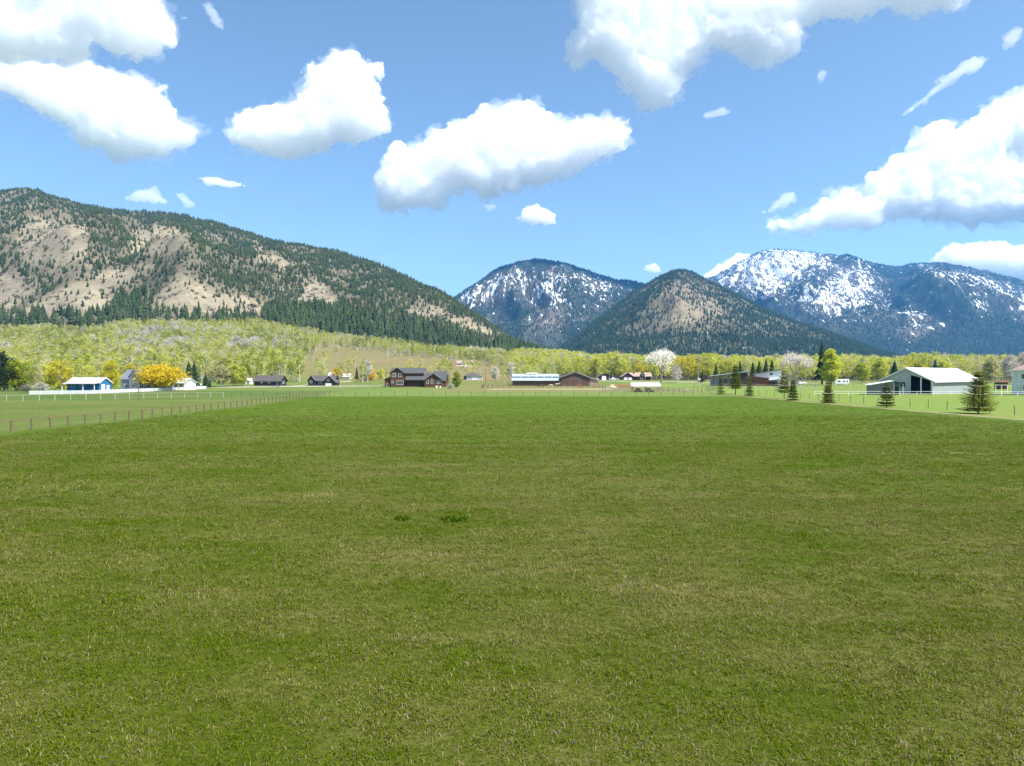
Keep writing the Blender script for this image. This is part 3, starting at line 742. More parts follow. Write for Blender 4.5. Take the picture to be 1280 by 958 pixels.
# walls round the open bay: gable end is x = 0 side
g = M['barngable']
wl = MB().prism([(0, 0), (0.15, 0), (0.15, HE), (0, HE)], 0.0, L_, 'x'); wl.build('long_wall', M['barnwall'], b)
MB().box(0, L_, W_-.15, W_, 0, HE).build('rear_wall', M['barnwall'], b)
MB().prism([(0, 0), (W_, 0), (W_, HE), (W_/2, HRg-.03), (0, HE)], L_-.15, L_-.003, 'x').build('end_wall', g, b)
o_a, o_b, o_h = 0.6, 5.6, 5.0
MB().prism([(o_b, 0), (W_-.16, 0), (W_-.16, HE), (W_/2, HRg-.03), (o_b, HE + (HRg-HE)*o_b/(W_/2)-.03)], .003, .15, 'x').build('gable_wall', g, b)
MB().prism([(0.16, 0), (o_a, 0), (o_a, HE+.25), (0.16, HE)], .004, .15, 'x').build('corner_wall', g, b)
MB().prism([(o_a, 3.75), (o_b, 5.3), (o_b, HE + (HRg-HE)*o_b/(W_/2)-.03), (o_a, HE + (HRg-HE)*o_a/(W_/2)-.03)], .005, .15, 'x').build('lintel_wall', g, b)
MB().box(8.0, 8.1, .16, W_-.16, 0, HE).build('inner_partition', M['hollow'], b)  # dark colour puts the shade of the open bay onto its back
MB().box(0.16, 8, .17, W_-.17, 0.005, 0.02).build('bay_floor', M['hollow'], b)
MB().box(-.06, .1, 2.85, 3.15, 0, 4.6).build('bay_post', M['white'], b)
rb = MB()
k = (HRg-HE)/(W_/2)
for sg, pe in ((-1, 0.0), (1, W_)):
    rb.prism([(W_/2, HRg), (pe+sg*.6, HE-k*.6), (pe+sg*.6, HE-k*.6+.16), (W_/2, HRg+.16)], -.6, L_+.6, 'x')
rb.build('roof', M['whitemetal'], b)
tr = MB()
for sg, pe in ((-1, 0.0), (1, W_)):
    tr.prism([(W_/2, HRg-.16), (pe+sg*.62, HE-k*.62-.16), (pe+sg*.62, HE-k*.62+.18), (W_/2, HRg+.18)], -.66, -.601, 'x')
tr.box(-.6, L_+.6, -.68, -.602, HE-k*.6-.12, HE-k*.6+.18)
tr.build('eave_trim', M['white'], b)
MB().box(-.05, .08, .0, .3, 0, HE-.1).build('corner_post', M['white'], b)
window(b, 7.6, 1.9, 1.2, 1.4, 0.0, 'l', M['steelpost'])
door(b, 9.4, 1.0, 2.1, 0.0, 'l', M['white'])

loc, s = spot(1100, 493.8)
b = thing('lean_to_shed', 'dark grey lean-to shed with a thin white roof left of the pale barn', 'shed', loc, R(-20))
wpx = lambda p: (p-1100)*s
MB().prism([(wpx(1089), 0), (wpx(1114), 0), (wpx(1114), 3.5), (wpx(1089), 2.6)], 0, 6.5, 'y').build('wall', M['greywall'], b)
shed_roof(b, wpx(1086.5), wpx(1115), -.5, 7, 2.5, 3.62, M['whitemetal'])
MB().prism([(wpx(1114)+.01, 0), (wpx(1123), 0), (wpx(1123), 3.0), (wpx(1114)+.01, 3.4)], 1.5, 6.4, 'y').build('side_bay', M['greywall'], b)
shed_roof(b, wpx(1115)+.05, wpx(1127), -.2, 6.8, 3.55, 2.9, M['shingle'], name='bay_roof')
door(b, wpx(1118.5), 1.3, 2.2, 1.5, 'f', M['hollow'], handle=False)
post(b, wpx(1125.5), .1, 2.9, .07); post(b, wpx(1115.5), .1, 3.3, .07)

# white house cut by the right edge
loc, s = spot(1266, 494)
b = thing('white_house', 'two-storey white house with a reddish roof at the right edge', 'house', loc, R(-35))
MB().box(0, 15, 0, 9, 0, 6.6).build('wall', M['offwhite'], b)
rf = MB().hull([(-.7,-.7,6.58),(15.7,-.7,6.58),(15.7,9.7,6.58),(-.7,9.7,6.58)], [(4.4,4.45,9.1),(11,4.45,9.1),(11,4.55,9.1),(4.4,4.55,9.1)]).build('roof', M['redroof'], b)
MB().box(-.72, 15.72, -.74, -.701, 6.45, 6.75).build('gutter', M['white'], b)
MB().box(11.2, 12, 5, 5.8, 7, 10).build('chimney', M['beige'], rf)
for (x, z) in ((2.6, 4.2), (6.2, 4.2), (10.2, 4.2), (3.0, 1.3), (6.4, 1.3)): window(b, x, z, 1.7, 1.4, 0, 'f', M['white'], 1)
window(b, 3.2, 4.2, 1.3, 1.4, 0, 'l', M['white'], 1)
MB().box(-.05, 15.05, -.05, 9.05, 0, .45).build('plinth', M['beige'], b)
loc, s = spot(1260, 492)
b = thing('pergola', 'small pergola with a brown slatted top beside the white house', 'pergola', loc)
for x in (-1.8, 1.6):
    for y in (0, 2.4): post(b, x, y, 2.3, .07)
MB().box(-2.1, 1.9, -.06, .06, 2.3, 2.45).build('beam', M['white'], b); MB().box(-2.1, 1.9, 2.34, 2.46, 2.3, 2.45).build('beam', M['white'], b)
for i in range(9): MB().box(-2.0+i*.46, -1.9+i*.46, -.4, 2.8, 2.46, 2.6).build('slat', M['redwood'], b)
loc, s = spot(1259, 487)
b = thing('brown_shelter', 'open brown timber shelter behind the pergola', 'shelter', loc)
MB().box(-2.5, 2.5, 3.0, 3.1, 0, 2.5).build('back_wall', M['rust'], b)
for x in (-2.4, 0, 2.4): post(b, x, .1, 2.6, .08, M['rust'])
shed_roof(b, -2.9, 2.9, -.4, 3.6, 2.62, 3.0, M['rust'], 'y')

# ------------------------------------------------------------------ dark two-storey house
loc, s = spot(518, 484.3)
b = thing('log_house', 'big dark brown two-storey house with slate roofs at the far edge of the hay field', 'house', loc)
q = lambda p: (p-518)*s
hh = lambda y: (484.3-y)*s
gable(b, q(488)+.3, q(529), 1.6, 8.4, hh(466.6), hh(460.6), 'x', M['logs'], M['shingle'], wname='upper_wall', rname='upper_roof')
gable(b, q(488), q(505), 0, 5.0, hh(466.4), hh(460.3), 'y', M['logs'], M['shingle'], over=.5, wname='front_gable', rname='front_gable_roof')
MB().prism([(q(480.5), 0), (q(488)-.01, 0), (q(488)-.01, hh(472)), (q(480.5), hh(475))], .6, 6, 'y').build('lean_to', M['logs'], b)
shed_roof(b, q(479), q(488)-.03, .2, 6.4, hh(475.3), hh(471.5), M['shingle'], name='lean_to_roof')
# porch between the two gables
MB().box(q(505)+.01, q(531), 2.4, 6, 0, hh(474)).build('porch_wall', M['darkbrown'], b)  # darker than the logs: porch recess shade put into the wall colour
MB().prism([(-.6, hh(475.6)), (3.6, hh(467.0)), (3.6, hh(467.0)+.18), (-.6, hh(475.6)+.18)], q(505)+.6, q(532), 'x').build('porch_roof', M['shingle'], b)
MB().box(q(505)+.03, q(531), -.2, 2.39, 0, .25).build('porch_deck', M['deck'], b)
for p in (510.5, 517, 523): post(b, q(p), -.1, hh(475.4), .1, M['darkbrown'])
gable(b, q(522), q(556), 2.6, 9.5, hh(475.5), hh(466.4), 'x', M['logs'], M['shingle'], wname='rear_wing', rname='rear_wing_roof')
gable(b, q(531.5), q(553.5), -1.6, 4.2, hh(475.6), hh(467.6), 'y', M['logs'], M['shingle'], over=.5, wname='right_gable', rname='right_gable_roof')
gable(b, q(539), q(556.5), 9.6, 16, hh(472.4), hh(464.4), 'x', M['darkbrown'], M['shingle'], wname='back_block', rname='back_block_roof')
for p in (492.3, 500.3): window(b, q(p), hh(471.4), 1.5, 1.55, 0, 'f', None, 1)
window(b, q(490.7), hh(479.5), .7, 1.0, 0); window(b, q(500), hh(481.2), 2.8, 1.7, 0, 'f', None, 2)
window(b, q(484.5), hh(483.8), 1.1, 1.3, .6, 'f')
for p in (535, 540.7): window(b, q(p), hh(479.8), .9, 1.6, -1.6, 'f')
for p in (548, 551.3): window(b, q(p), hh(479.8), .8, 1.3, -1.6, 'f')
window(b, q(527.5), .3, 1.5, 2.1, 2.4, 'f', None, 1); door(b, q(513.5), 1.0, 2.1, 2.4, 'f', M['slateblue'], z=.25)
fl = MB().tube((q(530), 3.2, hh(468)), (q(530), 3.2, hh(464.6)), .3, .3, 10).build('flue', M['chrome'], b)
MB().tube((q(530), 3.2, hh(464.6)), (q(530), 3.2, hh(463.9)), .42, .12, 10).build('cowl', M['chrome'], fl)
for i, (p, w_) in enumerate(((545.5, .9), (550, .75))):
    lc, s2 = spot(p, 485.2)
    t = thing('planter_tub', ['larger white planter tub in front of the log house gable', 'smaller white planter tub by the right corner of the log house'][i], 'planter', lc, group='white tubs in front of the log house')
    MB().tube((0, 0, 0), (0, 0, w_), w_*.5, w_*.68, 12).build('tub', M['white'], t); MB().tube((0, 0, w_+.002), (0, 0, w_+.2), w_*.55, w_*.3, 8).build('soil', M['hollow'], t)

# ------------------------------------------------------------------ two dark cabins
loc, s = spot(334, 483.6)
b = thing('long_cabin', 'long low black cabin with a grey-brown roof, farther from the log house', 'cabin', loc, R(-9))
gable(b, -5.9, 5.9, 0, 5.5, 2.5, 4.6, 'x', M['black'], M['brownroof'], over=.55)
MB().box(.3, 1.0, 2.6, 3.2, 4.2, 5.2).build('chimney', M['black'], b)
for x in (-2.6, .9): window(b, x, 1.5, 1.1, .45, 0)
door(b, 4.6, 1.0, 2.0, 0, 'f', M['greywall']); window(b, 2.7, 1.2, 1.2, 1.0, 5.9, 'r')
MB().box(-5.95, 5.95, -.05, 5.55, 0, .3).build('plinth', M['greywood'], b)
loc, s = spot(403, 482.6)
b = thing('gabled_cabin', 'black cabin with two front gables, nearer the log house', 'cabin', loc, R(-4))
q2 = lambda p: (p-403)*s
hv = lambda y: (482.6-y)*s
gable(b, q2(385), q2(417), 1.0, 6.5, hv(476), hv(470), 'x', M['black'], M['brownroof'], wname='main_wall', rname='main_roof')
gable(b, q2(385.3), q2(393.3), -.5, 4.0, hv(475), hv(470.2), 'y', M['black'], M['brownroof'], wname='small_gable', rname='small_gable_roof')
gable(b, q2(404.5), q2(420), -.8, 4.5, hv(477.6), hv(470.6), 'y', M['black'], M['brownroof'], wname='wide_gable', rname='wide_gable_roof')
door(b, q2(411.5), 2.6, 1.1, -.8, 'f', M['white'], 'garage_door', handle=False); window(b, q2(411.5), hv(476.6), .7, 1.0, -.8); window(b, q2(389.3), hv(479), .9, 1.2, -.5)
window(b, q2(399), hv(480.2), 1.6, .9, 1.0)
post(b, q2(421), .2, hv(479), .1, M['redwood']); shed_roof(b, q2(417.5), q2(422.5), -.5, 4, hv(478.6), hv(479.2), M['brownroof'], name='side_porch_roof')

# ------------------------------------------------------------------ blue shed and the grey-blue house on the left
loc, s = spot(99, 489.3)
b = thing('blue_shed', 'bright blue shed with a pale roof and white double doors behind the white fence', 'shed', loc, R(-12))
gable(b, -6.3, 6.1, 1.6, 6.6, 2.7, 4.3, 'x', M['blue'], M['greymetal'], over=.3)
shed_roof(b, -6.6, 6.4, -.4, 1.5, 2.35, 2.72, M['greymetal'], 'y', .12, 'porch_roof')
for x in (-6.4, 1.6, 5.9): post(b, x, -.2, 2.38, .09)
door(b, 3.2, 1.4, 2.2, 6.1, 'r', M['white']); door(b, 5.2, 1.1, 1.9, 6.1, 'r', M['white'])
window(b, -4, 1.2, 1.2, 1.0, 1.6); window(b, -.6, 1.2, 1.2, 1.0, 1.6)
tr = MB()
for sg, pe in ((-1, 1.6), (1, 6.6)): tr.prism([(4.1, 4.2), (pe+sg*.32, 2.42), (pe+sg*.32, 2.72), (4.1, 4.5)], 6.402, 6.46, 'x')
tr.build('gable_trim', M['white'], b)
loc, s = spot(167, 488.8)
b = thing('grey_blue_house', 'tall grey-blue house with a steep slate roof beside the orange willow', 'house', loc, R(-6))
gable(b, -4.4, 4.2, 0, 7, 3.9, 6.9, 'x', M['slateblue'], M['blueslate'], over=.3)
gable(b, -1.0, 2.2, -.9, 3.0, 4.6, 6.6, 'y', M['slateblue'], M['shingle'], over=.25, wname='dormer_wall', rname='dormer_roof')
for x, z in ((-2.6, 1.0), (.6, 4.3), (.6, 1.0), (3.2, 1.0)): window(b, x, z, 1.0, 1.2, -.9 if x == .6 else 0)
MB().box(4.2+.004, 10.5, 1.0, 6, 0, 2.6).build('wing_wall', M['slateblue'], b)
shed_roof(b, 4.6, 10.9, .5, 6.4, 2.6, 3.6, M['shingle'], 'y', name='wing_roof'); window(b, 7.6, 1.0, 1.2, 1.0, 1.0)
loc, s = spot(218.5, 487.8)
b = thing('white_garage', 'low white garage with a grey roof under the orange willow', 'garage', loc, R(-15))
gable(b, -5, 4, 0, 5.5, 2.5, 4.0, 'x', M['white'], M['tarp'], over=.4)
window(b, -.6, 1.0, 2.8, 1.0, 0, 'f', M['steelpost'], 2); door(b, 2.6, 1.0, 2.0, 0, 'f', M['slateblue']); door(b, 2.7, 2.6, 2.1, 4, 'r', M['offwhite'], 'garage_door')
loc, s = spot(309, 480.5)
b = thing('small_white_hut', 'tiny white hut among the trees left of the long cabin', 'hut', loc)
gable(b, -1.6, 1.6, 0, 2.4, 1.6, 2.5, 'x', M['white'], M['white'], over=.2); door(b, .4, .8, 1.5, 0, 'f', M['greywall'])

# ------------------------------------------------------------------ brown arena barn
loc, s = spot(700, 482.6)
b = thing('arena_barn', 'long brown riding barn with pale blue steel roofs behind the corral', 'barn', loc)
q3 = lambda p: (p-700)*s
h3 = lambda y: (482.6-y)*s
gable(b, q3(701), q3(737), 0, 20, h3(472.6), h3(466.3), 'y', M['brownbarn'], M['brownroof'], over=.5, wname='gable_wall', rname='gable_roof')
MB().prism([(q3(718.5)+.6, h3(466.3)+.19), (q3(737)+.5, h3(472.6)+.02), (q3(737)+.5, h3(472.6)+.14), (q3(718.5)+.6, h3(466.3)+.31)], -.4, 20.4, 'y').build('painted_sunlit_slope', M['whitemetal'], b)  # white sheet over the brown roof paints sunlight on its right slope
MB().box(q3(737)+.005, q3(748), 2, 16, 0, h3(474.2)).build('side_wing', M['tanwall'], b)
shed_roof(b, q3(737)+.52, q3(749.5), 1.5, 16.5, h3(472.9), h3(475.2), M['whitemetal'], name='side_roof')
MB().box(q3(640.5), q3(701)-.01, 1.2, 12, 0, h3(476.0)).build('long_wall', M['brownbarn'], b)
MB().prism([(.4, h3(476.2)), (5.5, h3(472.8)), (5.5, h3(472.8)+.15), (.4, h3(476.2)+.15)], q3(639.5), q3(701)-.4, 'x').build('lower_roof', M['palemetal'], b)
MB().box(q3(641), q3(701)-.4, 5.6, 6.2, h3(476), h3(471.2)).build('clerestory', M['hollow'], b)
MB().prism([(5.2, h3(471.2)), (10.5, h3(468.0)), (15.8, h3(471.2)), (15.8, h3(471.2)+.15), (10.5, h3(468.0)+.15), (5.2, h3(471.2)+.15)], q3(640), q3(701)-.4, 'x').build('upper_roof', M['palemetal'], b)
door(b, q3(718.5), 4.4, h3(473.4), 0, 'f', M['brownbarn'], 'sliding_door', handle=False)
fr = MB(); dw = 4.5; dh = h3(473.2)
fr.box(q3(718.5)-dw/2, q3(718.5)+dw/2, -.1, -.061, dh-.08, dh).box(q3(718.5)-dw/2, q3(718.5)-dw/2+.09, -.1, -.061, 0, dh-.08).box(q3(718.5)+dw/2-.09, q3(718.5)+dw/2, -.1, -.061, 0, dh-.08)
fr.build('door_frame', M['greywood'], b)
for i in range(5): MB().box(q3(650+i*10), q3(652+i*10), 5.45, 5.59, h3(472.4), h3(471.5)).build('vent', M['tarp'], b)
MB().prism([(8.9, h3(467.9)+.18), (12.1, h3(467.9)+.18), (10.5, h3(467.9)+.55)], q3(659), q3(672), 'x').build('roof_vent', M['white'], b)

# open hay shelter
loc, s = spot(808, 490.4)
b = thing('hay_shelter', 'open-sided hay shelter with a white roof in the corral', 'shelter', loc, R(-8))
shed_roof(b, -4.6, 4.4, -.4, 5.0, 1.75, 2.7, M['whitemetal'], 'y', .12)
for x in (-4.2, -.1, 4.0):
    post(b, x, 0, 1.8, .09, M['greywood']); post(b, x, 4.5, 2.55, .09, M['greywood'])
for i, (x, z) in enumerate(((-2.9, 0), (-1.5, 0), (.2, 0), (1.9, 0), (-2.2, .62), (1.0, .62))):
    t = thing('hay_bale', ['left front', 'second front', 'middle front', 'right front', 'left upper', 'right upper'][i] + ' hay bale stacked under the white shelter roof', 'hay bale', (loc[0]+x*.99, loc[1]+1.6+x*-.14, loc[2]+z), R(-8), 'hay bales under the shelter')
    MB().box(-.65, .65, -.5, .5, 0, .6).build('bale', M['hay'], t)
    MB().box(-.3, -.27, -.505, .505, -.002, .605).box(.27, .3, -.505, .505, -.002, .605).build('twine', M['greywood'], t)
loc, s = spot(779, 484.8)
b = thing('timber_stack', 'long low stack of brown timber beside the hay shelter', 'timber', loc, R(2))
for k in range(4):
    for j in range(5): MB().box(-4+rng.uniform(-.4, .4), 4+rng.uniform(-.4, .4), j*.34, j*.34+.3, k*.3+.05, k*.3+.31).build('plank', M['plank'], b)
loc, s = spot(765.5, 484.8)
mm = MB()
for i in range(12):
    a = i*6.283/12
mound = conifer_mesh('sand_heap', 1, 9, 4, .9, 0.0); 
o = link('sand_heap', mound, mat=plain('tan_sand', (0.45, 0.32, 0.20), 0.95, 0.2, 2), loc=loc); o.scale = (1.9, 1.9, 1.5); o['label'] = 'small heap of tan sand at the end of the timber stack'; o['category'] = 'heap'

# ------------------------------------------------------------------ buildings beyond the corral
loc, s = spot(756, 475.4)
b = thing('dark_garage', 'dark gabled garage with one white door behind the riding barn', 'garage', loc, R(3))
q4 = lambda p: (p-756)*s
gable(b, q4(748), q4(764.5), 0, 7, 7*s*.62, 8.4*s, 'y', M['darkbrown'], M['brownroof'], over=.6)
door(b, q4(755), q4(758)-q4(752.6), 5.4*s, 0, 'f', M['white'], 'garage_door', handle=False); window(b, q4(761.5), 2*s, 1.0, 1.1, 0)
MB().box(q4(746), q4(748)-.01, 0, 3, 0, 3.2*s).build('side_annex', M['white'], b)
loc, s = spot(796, 475.4)
b = thing('brown_ranch_house', 'low dark brown house with a tan roof and two white garage doors', 'house', loc)
q5 = lambda p: (p-796)*s
gable(b, q5(784), q5(815), 1.5, 9, 4.6*s, 9.2*s, 'x', M['darkbrown'], M['tanroof'], wname='main_wall', rname='main_roof')
gable(b, q5(777.5), q5(791.5), -1, 7, 4.4*s, 9.3*s, 'y', M['darkbrown'], M['tanroof'], over=.5, wname='garage_gable', rname='garage_roof')
for p in (781.8, 787.4): door(b, q5(p), 4.2*s, 3.2*s, -1, 'f', M['white'], 'garage_door', handle=False)
gable(b, q5(801.5), q5(806), .2, 5, 7.0*s, 9.4*s, 'y', M['darkbrown'], M['darkbrown'], over=.25, wname='dormer', rname='dormer_roof', z0=5.2*s)
window(b, q5(803.7), 6.0*s, 1.2, 1.0, .2); window(b, q5(798), 1.7*s, 2.6, 1.2, 1.5, 'f', None, 1); door(b, q5(803.5), 1.1, 3.0*s, 1.5)
for p in (800.5, 806.5, 814): post(b, q5(p), -.3, 4.3*s, .12, M['beige'])
MB().box(q5(792), q5(815), -.5, 1.49, 4.3*s, 4.3*s+.15).build('porch_beam', M['darkbrown'], b)
MB().box(q5(793.2), q5(794.4), 4, 4.8, 7*s, 10*s).build('chimney', M['darkbrown'], b)

# modern house behind the small spruces
loc, s = spot(912, 482.8)
b = thing('modern_house', 'low modern house with one long rising roof behind three young conifers', 'house', loc, R(-13))
q6 = lambda p: (p-912)*s
h6 = lambda y: (482.8-y)*s
MB().prism([(q6(890), 0), (q6(934), 0), (q6(934), h6(465.5)), (q6(890), h6(471.2))], 2.4, 9, 'y').build('wall', M['beige'], b)
shed_roof(b, q6(887.5), q6(935), -.6, 9.6, h6(470.8), h6(464.9), M['palemetal'])
MB().prism([(q6(887.5), h6(470.8)-.25), (q6(935), h6(464.9)-.25), (q6(935), h6(464.9)-.003), (q6(887.5), h6(470.8)-.003)], -.55, -.4, 'y').build('fascia', M['darkbrown'], b)
MB().box(q6(889.6), q6(899), 1.2, 2.39, 0, h6(475)).build('grey_bay', M['slateblue'], b)
for p in (893, 899.5, 905, 911, 916.5, 923): post(b, q6(p), 0, h6(470.8)-.05 if p < 900 else h6(468.4), .1, M['darkbrown'])
MB().box(q6(889), q6(934), -.3, 2.38, .5, .7).build('deck', M['deck'], b)
for p in (902, 908, 914, 920.5): window(b, q6(p), 1.0, 2.0, 2.6, 2.4, 'f', None, 1)
MB().box(q6(925), q6(933.6), .2, 2.38, .71, h6(466.4)).build('dark_bay', M['darkbrown'], b)
loc, s = spot(961, 482.6)
b = thing('split_roof_barn', 'pale grey and rust-brown barn with a split sloping roof next to the modern house', 'barn', loc, R(-14))
q7 = lambda p: (p-961)*s
h7 = lambda y: (482.6-y)*s
MB().prism([(q7(940), 0), (q7(961), 0), (q7(961), h7(473.6)), (q7(940), h7(470.6))], 0, 8, 'y').build('brown_wall', M['rust'], b)
shed_roof(b, q7(938.5), q7(962), -.5, 8, h7(470.3), h7(473.4), M['redroof'], name='low_roof')
MB().prism([(q7(945.5), h7(474)), (q7(976), 0), (q7(976.5), h7(462.4)), (q7(945.5), h7(468.3))], 3.0, 10, 'y').build('upper_wall', M['offwhite'], b)
shed_roof(b, q7(943), q7(978), 2.4, 10.6, h7(468.5), h7(462), M['shingle'], name='upper_roof')
window(b, q7(965), h7(469.2), 1.4, 1.0, 3.0, 'f', M['steelpost'])
MB().box(q7(940.6), q7(944), -.08, -.003, .05, h7(475)).build('doorway', M['hollow'], b)  # flat dark panel painting the shade of an open doorway
MB().box(q7(961)+.005, q7(972), 1.0, 2.9, 0, h7(477)).build('stable_front', M['hollow'], b)
shed_roof(b, q7(961.8), q7(974.5), -.8, 2.95, h7(475.6), h7(473.6), M['whitemetal'], name='porch_roof')
gable(b, q7(977), q7(998), 5, 13, h7(475.2), h7(466.8), 'y', M['beige'], M['tanroof'], over=.4, wname='right_wing', rname='right_wing_roof', shift=-4*s)
for p in (963, 968, 973): post(b, q7(p), -.6, h7(476.2), .08, M['rust'])

# far house up on the meadow, white low building, little garage
loc, s = spot(581, 457.6)
b = thing('meadow_house', 'tan house with pink-brown roofs standing alone up on the meadow', 'house', loc, R(2))
gable(b, -7.5, 7.0, 2, 9, 2.4, 5.0, 'x', M['beige'], M['tanroof'], wname='main_wall', rname='main_roof')
gable(b, -3.4, 1.6, -1.5, 5, 2.5, 4.6, 'y', M['white'], M['tanroof'], over=.5, wname='left_gable', rname='left_gable_roof')
gable(b, 2.2, 7.4, -.8, 5, 2.6, 4.9, 'y', M['greywall'], M['tanroof'], over=.5, wname='right_gable', rname='right_gable_roof')
door(b, -.9, 3.2, 2.1, -1.5, 'f', M['white'], 'garage_door', handle=False); window(b, 4.8, 1.0, 1.6, 1.2, -.8); window(b, -5.4, 1.0, 1.6, 1.2, 2)
dv = MB().hull([(-9,-7,-.6),(9,-7,-.6),(9,-1.6,-.6),(-9,-1.6,-.6)], [(-8,-6.5,.35),(8,-6.5,.35),(8,-1.7,.35),(-8,-1.7,.35)]); dv.build('forecourt', plain('pale_gravel', (0.5, 0.46, 0.4), .95, .12, 1), b)
loc, s = spot(423, 474.2)
b = thing('white_low_building', 'pair of joined low white buildings behind the gabled cabin', 'building', loc, R(2))
q8 = lambda p: (p-423)*s
gable(b, q8(411), q8(424), 0, 6, 4.5*s, 8.2*s, 'x', M['offwhite'], M['whitemetal'], wname='left_wall', rname='left_roof')
gable(b, q8(424)+.05, q8(436), 1, 7, 3.2*s, 6.2*s, 'x', M['offwhite'], M['whitemetal'], wname='right_wall', rname='right_roof')
for p in (415, 420, 428, 433): window(b, q8(p), 1.0, 1.3, 1.1, 0 if p < 424 else 1)
loc, s = spot(591, 475.2)
b = thing('grey_garage', 'small white-walled garage with a dark grey hipped roof right of the log house', 'garage', loc)
MB().box(-5.2, 5.2, 0, 6, 0, 2.3).build('wall', M['offwhite'], b)
MB().hull([(-5.7,-.5,2.28),(5.7,-.5,2.28),(5.7,6.5,2.28),(-5.7,6.5,2.28)], [(-1.8,2.95,4.3),(1.0,2.95,4.3),(1.0,3.05,4.3),(-1.8,3.05,4.3)]).build('roof', M['brownroof'], b)
door(b, -4.3, 1.5, 2.0, 0, 'f', M['hollow'], handle=False); door(b, 1.2, 3.4, 2.0, 0, 'f', M['white'], 'garage_door')
loc, s = spot(876, 478.5)
b = thing('loafing_shed', 'tiny pale shed alone in the pasture near the pale bare trees', 'shed', loc)
gable(b, -1.3, 1.3, 0, 2, 1.5, 2.2, 'x', M['greywood'], M['tanroof'], over=.25); door(b, 0, .9, 1.3, 0, 'f', M['hollow'], handle=False)
# ------------------------------------------------------------------ fences
def walk(path, step_):
    """points every step_ metres along a polyline."""
    out = []; carry = 0.0
    for (a, b_) in zip(path[:-1], path[1:]):
        a, b_ = Vector((*a, 0)), Vector((*b_, 0)); L = (b_-a).length; d = carry
        while d < L:
            p = a + (b_-a)*(d/L); out.append((p.x, p.y)); d += step_
        carry = d - L
    return out
BOXES = {}
def unit_box(name, mat):
    if name not in BOXES:
        me = MB().box(-.5, .5, -.5, .5, 0, 1).mesh(name); me.materials.append(mat); BOXES[name] = me
    return BOXES[name]
def fence(name, label, path, step_, h, post_mat, rails=(), rail_mat=None, wires=(), r=0.06, rr=(0.03, 0.05), group=None, lean=0.03, pickets=None, wire_r=0.006):
    x0, y0 = path[0]
    f = thing(name, label, 'fence', (x0, y0, gz(x0, y0)), 0, group)
    pts = walk(path, step_)
    rnd = random.Random(len(pts))
    pm = unit_box(name + '_post', post_mat)
    P3 = []
    for (x, y) in pts:
        z = gz(x, y); P3.append(Vector((x-x0, y-y0, z-gz(x0, y0))))
        o = link('post', pm, f); o.location = P3[-1] - Vector((0, 0, .05)); o.scale = (2*r, 2*r, h*rnd.uniform(.96, 1.05)+.05)
        o.rotation_euler = (rnd.gauss(0, lean), rnd.gauss(0, lean), rnd.uniform(-.2, .2))
    if rails:
        rm = unit_box(name + '_rail', rail_mat or post_mat)
        for a, b_ in zip(P3[:-1], P3[1:]):
            for zz in rails:
                d = b_-a; o = link('rail', rm, f); o.location = a + Vector((0, 0, zz + rnd.uniform(-.02, .02))) - d*0.02
                o.rotation_euler = d.to_track_quat('Z', 'Y').to_euler(); o.scale = (rr[1]*2, rr[0]*2, d.length*1.04)
    if wires:
        wm = MB()
        for a, b_ in zip(P3[:-1], P3[1:]):
            for zz in wires: wm.tube(a+Vector((0, 0, zz)), b_+Vector((0, 0, zz)), wire_r, wire_r, 3)
        wm.build('wire', M['wire'], f)
    if pickets:
        for a, b_ in zip(P3[:-1], P3[1:]):
            d = b_-a; n = int(d.length/.16); mb = MB()
            for k in range(n):
                c = a + d*((k+.5)/n); mb.box(c.x-.055, c.x+.055, c.y-.085, c.y-.06, c.z+.06, c.z+pickets)
            mb.build('picket_panel', post_mat, f)
    return f
fence('post_and_rail_fence', 'brown wooden post and rail fence running away along the left side of the hay field', [(-47.5,30),(-48.2,64),(-45.6,84),(-45.3,112),(-47.8,176)], 2.36, 1.12, M['redwood'], (1.07,), M['redwood'], (.35, .7), .066, (.045, .055))
fence('pale_wire_fence', 'pale-posted wire fence crossing behind the left paddock', [(-128,128),(-103,138),(-85.5,151),(-67,161)], 2.75, 1.3, M['palepost'], (1.26,), M['palepost'], (.4, .8), .045, (.02, .025))
fence('steel_post_fence', 'thin wire fence on steel posts across the far end of the hay field', [(-66.5,162),(-64.5,168),(-39,169.5),(-12,170.5),(17,170.8),(43,173.8),(55,181)], 3.2, 1.3, M['steelpost'], (), None, (.35, .7, 1.05, 1.25), .04)
fence('white_picket_fence', 'white fence in front of the blue shed and the grey-blue house', [(-130,184),(-117,193),(-114,226),(-115,258)], 2.4, 1.1, M['vinyl'], (.3, .75), M['vinyl'], (), .07, (.03, .04), pickets=1.02)
fence('roadside_fence', 'low grey wooden fence in front of the two dark cabins', [(-113,262),(-95,272),(-60,285),(-47,287)], 3.0, 1.0, M['greywood'], (.35, .7, .95), M['greywood'], (), .06)
fence('corral_fence', 'dark brown board fence along the front of the riding barn', [(-11.5,262),(-4,268),(10,272),(33,272),(36,262)], 2.6, 1.35, M['redwood'], (.4, .8, 1.25), M['redwood'], (), .07, (.03, .07))
fence('paddock_rail_fence', 'brown rail fence of the small paddock left of the riding barn', [(-11.5,262),(-11.8,285),(-3,296)], 2.6, 1.35, M['redwood'], (.4, .8, 1.25), M['redwood'], (), .07, (.03, .07))
fence('hay_yard_fence', 'pale rail fence in front of the timber stack and the hay shelter', [(36,232),(28,214),(40,210),(52,205),(56,215)], 3.0, 1.25, M['greywood'], (.5, .9, 1.2), M['greywood'], (), .07, (.03, .05))
